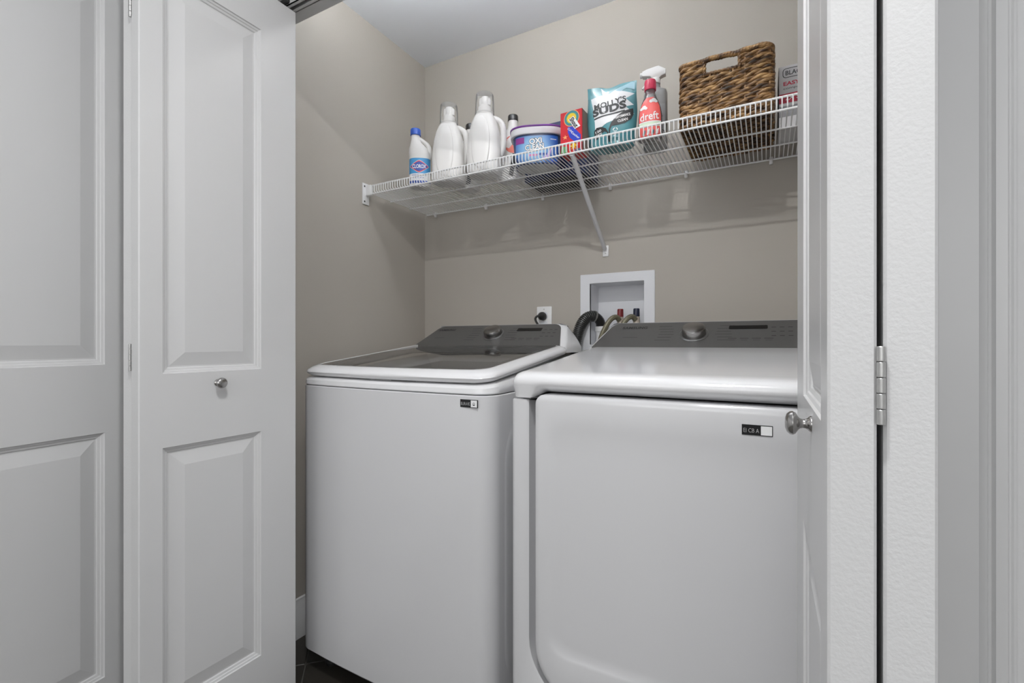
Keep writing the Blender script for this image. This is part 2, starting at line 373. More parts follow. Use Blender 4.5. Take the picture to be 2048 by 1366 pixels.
for (cx_, cy_, st_, lab_) in ((-0.15, 0.12, CAN1_STRENGTH, 'round recessed ceiling light in the hall nearest the closet'), (-0.25, -0.45, CAN2_STRENGTH, 'round recessed ceiling light in the hall above the camera')):
    t = thing('recessed_light', lab_, 'lamp', (cx_, cy_, ZC), group='recessed hall lights')
    obj('trim_ring', MB().lathe([(.055,0),(.055,-.004),(.045,-.006),(.032,-.004),(.031,-.001)], 32, caps=False), WPLAST, t)
    obj('lens', MB().lathe([(.030,-.0005),(.030,-.003),(.001,-.0032)], 32), mat('can_lens_%g' % cy_, (1.0, 1.0, 1.0), 0.5, emit=st_), t)
t = thing('fill_bar', 'added unseen upward fill light on the inner side of the closet header', 'lamp', (-0.65, 1.0, 2.235))  # no known fixture here; added to brighten the closet ceiling and walls
obj('housing', MB().rbox(-.56,.56,.003,.11,-.022,-.001,.003,1), WPLAST, t)
obj('fill_strip', MB().box(-.55,.55,.010,.103,-.0012,.001), mat('fill_bar_glow', (0.95, 0.98, 1.0), 0.5, emit=FILL_BAR_STRENGTH), t)

# ================================================================== WIRE SHELF
ZS, SY0, SY1 = 1.702, 1.463, 1.846
sx0, sx1 = XL+0.02, XR-0.004
sh = thing('wire_shelf', 'white vinyl-coated wire shelf on the back wall above the machines', 'shelf', (XL, YB, ZS))
def L(x, y, z): return (x-XL, y-YB, z-ZS)
rw = 0.0028
for (y, z, r) in ((SY0, ZS-.0045, rw*1.15), (SY0-.001, ZS+.030, rw*1.15), (1.588, ZS-.0045, rw), (1.716, ZS-.0045, rw), (SY1-.004, ZS-.0045, rw*1.1)):
    obj('rail', MB().tube([L(sx0,y,z), L(sx1,y,z)], r, 10), WIREM, sh)
wme = None; nw = int((sx1-sx0-0.004)/0.0127)
for i in range(nw+1):
    x = sx0+0.004+i*0.0127
    if wme is None:
        wme = mesh_from('wire', MB().tube([(0,SY1-YB,0),(0,SY0-YB+.006,0),(0,SY0-YB-.0025,.0025),(0,SY0-YB-.004,.008),(0,SY0-YB-.004,.031)], 0.0019, 6), WIREM)
    o = obj('wire', wme, WIREM, sh); o.location = (x-XL, 0, 0)
# end bracket on the left wall
b = MB(); b.rbox(0.0005, 0.006, SY0-YB-.026, SY0-YB+.012, -.048, .042, .003, 2); b.rbox(.004,.034,SY0-YB-.010,SY0-YB+.008,-.012,.034,.005,2)
o = obj('end_bracket', b, WPLAST, sh)
for z in (-.036, .028): obj('screw', MB().lathe([(.0035,.006),(.0035,.0072),(.001,.0074)], 10, cy=SY0-YB-.016, cz=z, ax='x'), BLACKR, o)
# diagonal brace
bx = -0.572
b = MB()
p0 = Vector(L(bx+.002, SY0+.004, ZS-.006)); p1 = Vector(L(bx-.003, YB-.010, 1.447))
b.tube([p0, p0.lerp(p1, .5), p1], 0.0085, 12)
obj('brace', b, mat('brace_vinyl', (0.66, 0.66, 0.67), 0.4), sh)
b = MB().rbox(bx-.0135-XL, bx+.0105-XL, -.0045, -.0005, 1.417-ZS, 1.462-ZS, .0018, 2)
o = obj('brace_foot', b, WPLAST, sh)
obj('screw', MB().lathe([(.0032,-.0045),(.0030,-.0062),(.001,-.0066)], 10, cx=bx-.0015-XL, cz=1.430-ZS, ax='y'), STEEL, o)
for cx in (-1.427, -1.138, -0.85, -0.553, -0.265, 0.012):
    b = MB(); b.rbox(cx-.006-XL, cx+.006-XL, -.012, -.0008, -.020, .006, .003, 2); b.tube([(cx-XL, -.013, -.012), (cx-XL, -.016, -.005)], .0055, 8)
    obj('wall_clip', b, WPLAST, sh)

# ================================================================== WASHER AND DRYER
MW = 0.735
def sec3(pts, z): return [(x, y, z) for x, y in pts]
def bowed(pts, bow, W):
    return [(x, y - bow*max(0, 1-(2*x/W)**2) if y < 0.2 else y) for x, y in pts]
def body_sec(hw, y0, y1, z, r=.05, bow=.014, n=8):
    base = rrect(-hw, hw, y0, y1, (r, r, .025, .025), n)
    # subdivide the front edge so that it can bow
    out = []
    for i, p in enumerate(base):
        out.append(p); q = base[(i+1) % len(base)]
        if abs(p[1]-y0) < 1e-6 and abs(q[1]-y0) < 1e-6 and q[0]-p[0] > .2:
            for k in range(1, 8): out.append((p[0]+(q[0]-p[0])*k/8, y0))
    return sec3(bowed(out, bow, 2*hw), z)
def feet(t, hw, y0, y1):
    for x in (-hw, hw):
        for y in (y0, y1):
            o = obj('foot', MB().lathe([(.022,0),(.024,.01),(.014,.02),(.014,.072)], 14), BLACKR, t); o.location = (x, y, 0)
def console(t, y0, z0, hwb, hwt, yb, grey_b, grey_t, white=ENAMEL2):
    """console shell with slanted face; returns frame(u, v, off) on that face, v measured up the slope"""
    dy, dz = 0.135, 0.088
    ln = math.hypot(dy, dz); cy, cz = dy/ln, dz/ln
    lo = rrect(-hwb, hwb, y0-.006, yb, (.03,.03,.03,.03), 6)
    secs = [sec3(rrect(-hwb, hwb, y0-.006, yb, .03, 6), z0-.02), sec3(lo, z0)]
    for k in (0.25, 0.5, 0.75, 0.93):
        h = hwb + (hwt-hwb)*k**1.15
        secs.append(sec3(rrect(-h, h, y0+dy*k-.004, yb - .03*k*k, .03, 6), z0+dz*k))
    secs.append(sec3(rrect(-hwt+.006, hwt-.006, y0+dy*1.02, yb-.04, .025, 6), z0+dz*1.0))
    secs.append(sec3(rrect(-hwt+.02, hwt-.02, y0+dy*1.10, yb-.05, .02, 6), z0+dz*1.03))
    co = obj('console', MB().loft(secs, True, True), white, t, angle=40)
    def fr(u, v, off): return (u, y0 + cy*v - cz*off, z0 + cz*v + cy*off)
    # grey fascia: trapezoid with rounded upper corners
    pts = []
    pts += [(-grey_b, .002), (grey_b, .002)]
    vt = ln*0.97
    for k in range(9):
        a = k/8*PI/2; pts.append((grey_t-.028+.028*math.cos(a)+(grey_b-grey_t)*(.028-.028*math.sin(a))/vt, vt-.028+.028*math.sin(a)))
    for k in range(9):
        a = PI/2+k/8*PI/2; pts.append((-grey_t+.028+.028*math.cos(a)-(grey_b-grey_t)*(.028-.028*math.sin(a))/vt, vt-.028+.028*math.sin(a)))
    b = MB(); b.loft([[fr(u, v, o_) for u, v in pts] for o_ in (-.012, .0032, .0042)], True, True)
    g = obj('fascia', b, GREYP, t, angle=30)
    return co, g, lambda u, v, off: fr(u, v, off+.0043), ln
def dial(t, fr, u, v, r=0.036):
    o0 = Vector(fr(u, v, 0)); nrm = (Vector(fr(u, v, 1))-o0).normalized()
    M = Matrix.Translation(o0) @ nrm.to_track_quat('Z', 'Y').to_matrix().to_4x4()
    dl = obj('dial_ring', MB().lathe([(r+.009,0),(r+.009,.0015),(r+.006,.003),(r+.001,.002),(r+.001,0)], 40).tf(M), mat('dial_ring_grey', (.16,.158,.155), .3, metal=.6), t)
    k = obj('dial', MB().lathe([(r+.001,.0015),(r,.006),(r-.001,.022),(r-.003,.0255),(r-.007,.0268),(.001,.0262)], 40).tf(M), mat('dial_metal', (.36,.352,.345), .2, metal=1.0, noise=(90,.1)), t, label='round brushed metal cycle dial')
    return k
def marks(g, fr, rows, m=INK2):
    b = MB()
    for (u, v, wd, ht) in rows: b.add([fr(u-wd/2, v-ht/2, .0003), fr(u+wd/2, v-ht/2, .0003), fr(u+wd/2, v+ht/2, .0003), fr(u-wd/2, v+ht/2, .0003)], [(0,1,2,3)])
    o = obj('printed_markings', b, m, g); o['kind'] = 'stuff'; return o
def console_print(g, fr, ln, logo_u, dial_u, disp_u):
    v, f = text2d('SAMSUNG', .02, .03, spacing=1.05); printed('lettering', g, v, f, INK, fr, .0006, fit=(logo_u, ln*.76, .086, .0155, 0))
    rows = [(logo_u-.005, ln*.38, .05, .0022)]
    for s in (-1, 1):
        for k in range(6):
            rows.append((dial_u + s*(.085+.004*abs(k-2.5)), ln*(.80-.105*k), .042+.006*(k % 2), .0024))
    for k in range(4): rows.append((disp_u-.042+.033*k, ln*.33, .024, .0035)); rows.append((disp_u-.042+.033*k, ln*.27, .018, .002))
    for c in range(3):
        for k in range(3): rows.append((disp_u+.070+.022*c, ln*(.72-.15*k), .012, .004))
    marks(g, fr, rows)
    v, f = poly([(disp_u-.052, ln*.66), (disp_u+.052, ln*.66), (disp_u+.054, ln*.68), (disp_u+.054, ln*.775), (disp_u+.052, ln*.795), (disp_u-.052, ln*.795), (disp_u-.054, ln*.775), (disp_u-.054, ln*.68)])
    printed('display', g, v, f, BLACKG, fr, off=.0006, label='black digital display strip')
def sticker(t, x, z, y, wd, ht, frac, word, tilt, ico):
    st = obj('sticker', MB().rbox(x, x+wd, y-.0008, y+.002, z-ht, z, .0003, 1), BLACKG, t, label='small black and white sticker')
    fr = lambda u, v, off: (x+u, y-.0009-off, z-ht+v)
    v, f = poly([(wd*frac, ht*.07), (wd*.975, ht*.07), (wd*.975, ht*.93), (wd*frac, ht*.93)]); printed('white_field', st, v, f, WINK, fr)
    v, f = text2d(word, .01, .0); printed('lettering', st, v, f, mat('sticker_grey_ink', (.35,.35,.35), .5), fr, off=.0006, fit=(wd*frac*.5, ht*.46, wd*frac*.82, ht*.40, 0))
    if ico:
        for (v, f) in (ring(.0022, .0034, 16), poly(rot2([(-.003,-.0045),(.003,-.0045),(.003,-.002),(-.003,-.002)], 0))):
            printed('icon', st, rot2(v, 0, wd*(frac+1)*.49, ht*.5), f, INK, fr, off=.0006)
# ---------------- washer
WX, WY = -0.9875, 1.026
ws = thing('washing_machine', 'white top-loading washer with smoked glass lid, left of the dryer', 'washer', (WX, WY, 0))
hw = MW/2
secs = [body_sec(hw-.006, .006, .74, .070), body_sec(hw, 0, .746, .078), body_sec(hw, 0, .746, .929), body_sec(hw-.003, .003, .744, .932)]
obj('cabinet', MB().loft(secs, True, False), ENAMEL, ws, angle=30)
feet(ws, .29, .07, .62)
# shallow pressed outline in the right side panel
b = MB()
secs = [[(hw+e, y, z) for y, z in rrect(.075+d, .62-d, .12+d, .865-d, .12, 8)] for d, e in ((0,-.002),(0,.0),(.004,.0010),(.012,.0015),(.020,.0015))]
obj('side_panel', b.loft(secs, False, True), ENAMEL, ws, angle=50)
SL = .122
def zt(y, z0, m=.122): return z0 + m*max(0, min(y, .56))
def tilt_sec(hw_, y0, y1, z0, r, bow=.012, m=.122, n=8):
    return [(x, y, zt(y, z0, m)) for x, y, _ in body_sec(hw_, y0, y1, 0, r, bow, n)]
# top frame between the seam and the lid, rising towards the back
def fr_sec(d, z0, m, flat=False):
    return [(x, y, (.934 if flat else zt(y, z0, m))) for x, y, _ in body_sec(hw-d, d, .744-d, 0, .05, .014)]
secs = [fr_sec(.003, 0, 0, True), fr_sec(.0005, .937, .02), fr_sec(.0015, .949, .105), fr_sec(.007, .9555, .118), fr_sec(.018, .9575, .122)]
# deck with round tub opening
outer = fr_sec(.030, .957, .122); n = len(outer)
TC = (0.0, .290); TR = .245
def circ(r, z, n=n):
    out = []
    for (x, y, _) in outer:
        a = math.atan2(y-TC[1], x-TC[0]); out.append((TC[0]+r*math.cos(a), TC[1]+r*math.sin(a), z + .122*(TC[1]+r*math.sin(a) if z > .9 else 0)))
    return out
secs += [outer]
obj('top_frame', MB().loft(secs, False, False), ENAMEL2, ws, angle=35)
b = MB().loft([[(x, y, z-.001) for x, y, z in outer], circ(TR+.030, .952), circ(TR+.012, .948), circ(TR, .938)], False, False)
obj('tub_ring', b, mat('tub_ring_white', (.78,.79,.80), .25), ws, angle=35)
b = MB().loft([circ(TR, .938), circ(TR-.01, .86), circ(TR-.01, .50), circ(.10, .47), circ(.02, .475)], False, True)
obj('tub', b, TUBM, ws, angle=40)
b = MB().lathe([(.09,.475),(.075,.50),(.05,.53),(.043,.70),(.040,.80),(.030,.82),(.001,.825)], 24, cx=TC[0], cy=TC[1])
for k in range(4):
    a = k*PI/2+.4; b.loft([[(TC[0]+r*math.cos(a)-w_*math.sin(a), TC[1]+r*math.sin(a)+w_*math.cos(a), z) for r, w_ in ((.03,-.006),(.03+e,-.004),(.03+e,.004),(.03,.006))] for z, e in ((.48,.15),(.55,.06),(.70,.03),(.78,.01))])
obj('agitator', b, mat('agitator_grey', (.55,.56,.58), .35), ws)
b = MB().rbox(-.205,-.075,.085,.145,.925,.957,.012,2); b2 = MB().rbox(-.03,.035,.06,.115,.93,.966,.012,2)
obj('detergent_drawer', b, mat('drawer_white', (.75,.75,.76), .3), ws); obj('softener_cap', b2, mat('cap_grey', (.12,.12,.125), .4), ws)
# lid: shade of the gap painted as a dark strip, white frame with rounded front lip, smoked glass
b = MB().loft([tilt_sec(hw-.030, .026, .55, .9585, .045), tilt_sec(hw-.030, .026, .55, .9625, .045)], False, False)
obj('lid_gap_shade', b, GAP_SHADE, ws)
gh, gy0, gy1 = .326, .036, .5435
secs = [tilt_sec(hw-.026, .024, .552, .9605, .045), tilt_sec(hw-.014, .010, .552, .9625, .05), tilt_sec(hw-.007, .002, .552, .969, .052), tilt_sec(hw-.005, -.001, .552, .975, .053), tilt_sec(hw-.008, .002, .552, .982, .053),
        tilt_sec(hw-.018, .014, .550, .9885, .05), tilt_sec(hw-.030, .024, .548, .9925, .048), tilt_sec(gh+.004, gy0-.004, gy1+.002, .9940, .045), tilt_sec(gh, gy0, gy1, .9925, .042)]
lid = obj('lid', MB().loft(secs, False, False), ENAMEL2, ws, angle=50)
b = MB().loft([tilt_sec(gh, gy0, gy1, .9915, .042), tilt_sec(gh, gy0, gy1, .9930, .042)], False, True)
b.loft([tilt_sec(gh, gy0, gy1, .9875, .042)]*2, True, False)
b = MB().loft([tilt_sec(gh, gy0, gy1, .9928, .042), tilt_sec(gh-.001, gy0+.001, gy1-.001, .9930, .042)], False, True)
obj('lid_glass', b, SMOKE, lid, label='smoked glass lid window')
# grey printed border under the glass
bo, bi = tilt_sec(gh-.002, gy0+.002, gy1-.002, .9905, .04), tilt_sec(gh-.030, gy0+.018, gy1-.060, .9905, .03)
obj('glass_border', MB().loft([bo, bi], False, False), mat('border_grey', (.11,.11,.112), .4), lid)
co, g, fr, ln = console(ws, .538, 1.053, .352, .300, .735, .334, .285)
console_print(g, fr, ln, -.235, .012, .165)
dial(ws, fr, .016, ln*.52)
sticker(ws, .2795, .9215, -.0062, .054, .0205, .62, 'BURAVE', 0, True)
# ---------------- dryer
DXc, DYf = -0.1775, 1.0
dr = thing('clothes_dryer', 'white front-loading dryer with large flat door, right of the washer', 'dryer', (DXc, DYf, 0))
def dsec(d, z, y0=.042, y1=.76): return sec3(rrect(-hw+d, hw-d, y0+d, y1-d, (.02,.02,.02,.02), 6), z)
obj('cabinet', MB().loft([dsec(.006,.07), dsec(0,.076), dsec(0,.936), dsec(.004,.94)], True, False), ENAMEL, dr)
feet(dr, .29, .09, .68)
dx0, dx1, dz0, dz1 = -hw+.069, hw-.069, .257, .949
rads = (.11,.11,.022,.022)
def xz(pts, y): return [(x, y, z) for x, z in pts]
def off_rr(d, n=10):
    return rrect(dx0-d, dx1+d, dz0-d, dz1+d, tuple(max(.004, r+d) for r in rads), n)
# front frame around the door
FO = rrect(-hw, hw, .07, .9345, (.03,.03,.004,.004), 10)
FOi = rrect(-hw+.012, hw-.012, .078, .9345, (.03,.03,.004,.004), 10)
inn = [(x, min(z, .9345)) for x, z in off_rr(.023)]; inn2 = [(x, min(z, .9345)) for x, z in off_rr(.029)]
b = MB().loft([xz(FO, .05), xz(FO, .010), xz(rrect(-hw+.003, hw-.003, .072, .9345, (.03,.03,.004,.004), 10), .0035), xz(FOi, 0), xz(inn2, 0), xz(inn, .0045), xz(inn, .046)], False, False)
obj('front_frame', b, ENAMEL, dr, angle=50)
# door slab with pressed recess
ed = lambda d: off_rr(-d)
rc = lambda d, dd=0: rrect(dx0+.034+d, dx1-.034-d, .352+d, .895-d-dd, (.045-d*.4,)*4, 10)
b = MB().loft([xz(ed(0), .044), xz(ed(0), -.006), xz(ed(.0015), -.0105), xz(ed(.006), -.0135), xz(ed(.014), -.0145), xz(rc(0), -.0145), xz(rc(.006, .012), -.0125), xz(rc(.014, .03), -.0095), xz(rc(.030, .05), -.0088)], False, True)
dd = obj('door', b, ENAMEL, dr, angle=30)
sticker(dr, .1355, .9165, -.0152, .0512, .0195, .62, 'EI CB A', 0, False)
# top with rolled front edge and a recess above the door
def top_prof(x):
    """front profile (y, z) of the top at this x: over the door the underside is scooped for the hand"""
    t_ = max(0.0, min(1.0, (abs(x)-(hw-.085))/.035)); t_ = t_*t_*(3-2*t_)     # 0 over the door, 1 at the sides
    zb = .9385*t_ + .953*(1-t_); yb_ = .002*t_ + .030*(1-t_); ym = .0*t_ + .004*(1-t_)
    return [(.03, zb), (yb_, zb), (ym, zb+.009), (-.008, .970), (-.010, .980), (-.005, .990), (.006, .9975), (.022, 1.001), (.045, 1.003), (.22, 1.020), (.40, 1.039), (.552, 1.055)]
xs = [-hw+.002, -hw+.004]
xs = [-hw, -hw+.004, -hw+.012, -hw+.025] + [-hw+.035+k*.007 for k in range(11)] + [-hw+.13 + (MW-.26)*k/10 for k in range(11)]
xs = xs + [-x for x in reversed(xs[:15])]
xs = sorted(set(round(x, 5) for x in xs))
secs = []
for x in xs:
    e = hw-abs(x); dzr = 0 if e > .025 else -(.025 - math.sqrt(max(0, .025**2-(.025-e)**2)))
    er = 0 if e > .03 else (.03 - math.sqrt(max(0, .03**2-(.03-e)**2)))*.8
    pr = []
    for k, (y, z) in enumerate(top_prof(x)):
        f_ = 0 if k < 3 else min(1, (k-2)/5)
        pr.append((x, y + (er if 1 <= k <= 8 else 0), z + dzr*f_))
    pr.append((x, .756, 1.06+dzr)); pr.append((x, .756, .9385))
    secs.append(pr)
obj('top', MB().loft(secs, True, True), ENAMEL2, dr, angle=50)
co, g, fr, ln = console(dr, .548, 1.050, .366, .318, .745, .352, .306)
console_print(g, fr, ln, -.228, -.03, .125)
dial(dr, fr, -.03, ln*.50)

# ================================================================== WALL OUTLET, OUTLET BOX, HOSES
ob = thing('laundry_outlet_box', 'white recessed laundry valve box with frame in the back wall', 'outlet box', ((NX0+NX1)/2, YB, NZ0))
cxn = (NX0+NX1)/2
def N(x, y, z): return (x-cxn, y-YB, z-NZ0)
fo = rrect(-.681-cxn, -.379-cxn, -.05, 1.3495-NZ0, .003, 2); fi = rrect(NX0-cxn, NX1-cxn, 0, NZ1-NZ0, .002, 2)
fo2 = rrect(-.679-cxn, -.381-cxn, -.048, 1.3475-NZ0, .003, 2); fi2 = rrect(NX0-.001-cxn, NX1+.001-cxn, -.001, NZ1-NZ0+.001, .002, 2)
obj('frame', MB().loft([xz(fo, -.0006), xz(fo, -.004), xz(fo2, -.006), xz(fi2, -.006), xz(fi, -.005), xz(fi, .012)], False, False), OUTBOX, ob, angle=30)
obj('recess', MB().loft([xz(fi, .010), xz(rrect(NX0+.003-cxn, NX1-.003-cxn, .003, NZ1-NZ0-.003, .006, 2), .10)], False, True), OUTBOX, ob, angle=30)
for (vx, m_, nm) in ((-.524, REDV, 'red valve cap'), (-.459, NAVYV, 'dark blue valve cap')):
    x = vx-cxn; y = .035
    vv = obj('valve', MB().lathe([(.011,.0),(.011,.045),(.0135,.047),(.0135,.112),(.009,.116)], 14, cx=x, cy=y), BRASS, ob)
    obj('valve_cap', MB().lathe([(.0115,.113),(.0130,.115),(.0125,.143),(.011,.146),(.001,.1465)], 10, cx=x, cy=y), m_, vv, label=nm)
b = MB().lathe([(.026,-.002),(.026,.055),(.029,.056),(.029,.076),(.024,.077)], 20, cx=-.615-cxn+.014, cy=.04)
obj('standpipe', b, WPLAST, ob)
# supply hoses
def hose(name, pts, r, m, label, cat, group=None, n=10):
    P0 = Vector(pts[0]); t = thing(name, label, cat, P0, group=group)
    q = smooth_pts([Vector(p)-P0 for p in pts], 8)
    obj('tubing', MB().tube(q, r, n), m, t); return t
for k, (vx, lab, dx_) in enumerate(((-.524, 'olive braided supply hose under the red valve cap', -.062), (-.459, 'olive braided supply hose under the dark blue valve cap', -.040))):
    t = hose('water_hose', [(vx-.001, YB+.024, NZ0+.100), (vx-.010, YB+.012, NZ0+.112), (vx-.026, YB-.004, NZ0+.104), (vx-.045, YB-.020, NZ0+.070), (vx-.064, YB-.033, NZ0+.01), (vx-.075, YB-.045, NZ0-.10), (vx-.08, YB-.05, .75)], .0105, HOSEO, lab, 'hose', 'supply hoses')
# drain hose: corrugated black arc with a smooth elbow into the standpipe
ctrl = [(-.604, YB+.035, NZ0+.070), (-.606, YB+.022, NZ0+.098), (-.622, YB+.002, NZ0+.117), (-.648, YB-.022, NZ0+.110), (-.668, YB-.040, NZ0+.075), (-.682, YB-.046, NZ0+.020), (-.690, YB-.045, NZ0-.05), (-.694, YB-.044, NZ0-.16), (-.694, YB-.044, .70)]
P0 = Vector(ctrl[0]); t = thing('drain_hose', 'black corrugated drain hose arching into the outlet box', 'hose', P0)
q = smooth_pts([Vector(p)-P0 for p in ctrl], 30)
# resample evenly
seg = [0]
for i in range(1, len(q)): seg.append(seg[-1] + (Vector(q[i])-Vector(q[i-1])).length)
def at_len(s):
    for i in range(1, len(q)):
        if seg[i] >= s:
            f_ = (s-seg[i-1])/max(1e-9, seg[i]-seg[i-1]); return Vector(q[i-1]).lerp(Vector(q[i]), f_)
    return Vector(q[-1])
pts = []; rs = []; s = .066; k = 0
while s < min(seg[-1], .50):
    pts.append(at_len(s)); rs.append((.0225,.0225,.0185,.0185)[k % 4]); s += (.0030,.0008,.0022,.0008)[k % 4]; k += 1
obj('corrugated_tube', MB().tube(pts, rs, 14), mat('hose_grey_black', (.045,.046,.045), .35), t, angle=30)
obj('elbow', MB().tube([at_len(.004*i) for i in range(17)], .0195, 14), mat('elbow_black', (.02,.02,.02), .3), t)
b = MB().tube([at_len(.060), at_len(.066)], .0235, 14); obj('hose_clamp', b, STEEL, t)
# wall outlet and plug
wo = thing('wall_outlet', 'white wall outlet plate on the back wall above the washer', 'outlet', (-.845, YB, 1.168))
obj('plate', MB().rbox(-.035,.035,-.006,-.0005,-.057,.057,.003,2), WPLAST, wo)
for z in (.0195, -.0195): obj('receptacle', MB().loft([xz(rrect(-.0165,.0165,z-.0145,z+.0145,.009,5), -.005), xz(rrect(-.0165,.0165,z-.0145,z+.0145,.009,5), -.0078)], False, True), OUTBOX, wo)
obj('screw', MB().lathe([(.003,-.006),(.003,-.0072),(.0005,-.0074)], 10, cz=.045, ax='y'), STEEL, wo)
pc = thing('power_cord', 'black plug and cord in the wall outlet above the washer', 'power cord', (-.848, YB-.009, 1.183))
obj('plug', MB().lathe([(.0165,0),(.0185,-.006),(.0175,-.018),(.010,-.030),(.0045,-.034)], 16, ax='y'), BLACKR, pc)
q = smooth_pts([(0,-.031,0),(-.010,-.040,-.002),(-.017,-.043,-.014),(-.006,-.042,-.036),(.010,-.042,-.055),(.013,-.042,-.0615),(-.005,-.044,-.0635),(-.028,-.044,-.066),(-.03,-.044,-.10),(-.03,-.044,-.25)], 8)
obj('cord', MB().tube(q, .0046, 8), BLACKR, pc)

# ================================================================== THINGS ON THE SHELF
ZB = ZS + 0.0021
def wrap_frame(hwf, hdf, cx=0, cy=0, p=2.6):
    """frame on the front of an upright superelliptic container: u = arc-like x position, v = height"""
    def fr(u, v, off):
        hw_, hd_ = hwf(v), hdf(v)
        t_ = max(-.999, min(.999, (u-cx)/hw_))
        y = -hd_*(1-abs(t_)**p)**(1/p)
        return (u + off*t_, cy + y - off, v)
    return fr
def interp(tab):
    def f(v):
        if v <= tab[0][0]: return tab[0][1]
        for (a, x), (b_, y) in zip(tab, tab[1:]):
            if v <= b_: return x + (y-x)*(v-a)/(b_-a)
        return tab[-1][1]
    return f
# ---------------- bleach bottle
cl = thing('bleach_bottle', 'white bleach bottle with blue cap and blue label at the left shelf end', 'bottle', (-1.255, 1.520, ZB), math.radians(32)); cl.scale = (.86, .86, .84)
hwT = [(0,.046),(.006,.050),(.015,.051),(.15,.051),(.17,.049),(.19,.044),(.205,.036),(.222,.026),(.238,.0215),(.25,.0205),(.262,.0205)]
cxT = [(0,0),(.15,0),(.19,-.008),(.222,-.020),(.262,-.023)]
hwf, cxf = interp(hwT), interp(cxT); hdf = lambda v: min(.038, hwf(v)*.80)
secs = [sec3(superell(hwf(z), hdf(z) if z < .2 else hwf(z)*.9, 32, 2.5 if z < .2 else 2.0, cxf(z), 0), z) for z, _ in hwT]
obj('body', MB().loft(secs), HDPE, cl, angle=60)
obj('cap', MB().lathe([(.0225,.256),(.0245,.257),(.0245,.284),(.0225,.287),(.001,.2875)], 28, cx=-.022), mat('blue_cap', (.02,.085,.42), .35), cl, label='blue screw cap')
obj('handle', MB().tube(smooth_pts([(-.012,0,.245),(.010,0,.232),(.034,0,.212),(.0445,0,.190),(.0445,0,.160),(.042,0,.145)], 5), [.010]*8+[.0105]*9+[.011]*9, 10), HDPE, cl)
fr = wrap_frame(hwf, hdf, p=2.5)
v, f = grid2(-.0488, .0488, .014, .135, 18, 2)
lb = printed('label', cl, v, f, mat('bleach_label_blue', (.05,.26,.52), .4), fr, .0005)
v, f = grid2(-.0488, .0488, .016, .060, 18, 1); printed('white_band', lb, v, f, WINK, fr, .0008)
v, f = grid2(-.0488, .0488, .014, .026, 18, 1); printed('navy_band', lb, v, f, mat('navy_ink', (.02,.06,.30), .45), fr, .0011)
def lens(w_, h_, n=12):
    return [(-w_ + 2*w_*k/n, h_*(1-abs(-1+2*k/n)**1.35)) for k in range(n+1)] + [(w_ - 2*w_*k/n, -h_*(1-abs(1-2*k/n)**1.35)) for k in range(1, n)]
for (w_, h_, m_, o_) in ((.044,.031,WINK,.0010),(.0425,.029,mat('red_ink', (.50,.03,.05), .45),.0013),(.038,.024,mat('navy_ink', (.02,.06,.30), .45),.0016)):
    L_ = lens(w_, h_); n_ = len(L_)
    v = []; f = []
    for k in range(13):
        x = -w_+2*w_*k/12; hh = h_*(1-abs(-1+2*k/12)**1.35); v += [(x, .094-hh), (x, .094+hh)]
        if k: f.append((2*k-2, 2*k, 2*k+1, 2*k-1))
    printed('logo_field', lb, v, f, m_, fr, o_)
v, f = text2d('CLOROX', .02, .02); printed('lettering', lb, v, f, WINK, fr, .0020, fit=(0, .094, .062, .019, 0))
v, f = text2d('DISINFECTING', .01, .01); printed('lettering', lb, v, f, mat('navy_ink', (0,0,0)), fr, .0014, fit=(0, .052, .066, .0068, 0))
v, f = text2d('BLEACH', .01, .01); printed('lettering', lb, v, f, mat('navy_ink', (0,0,0)), fr, .0014, fit=(0, .040, .050, .0068, 0))
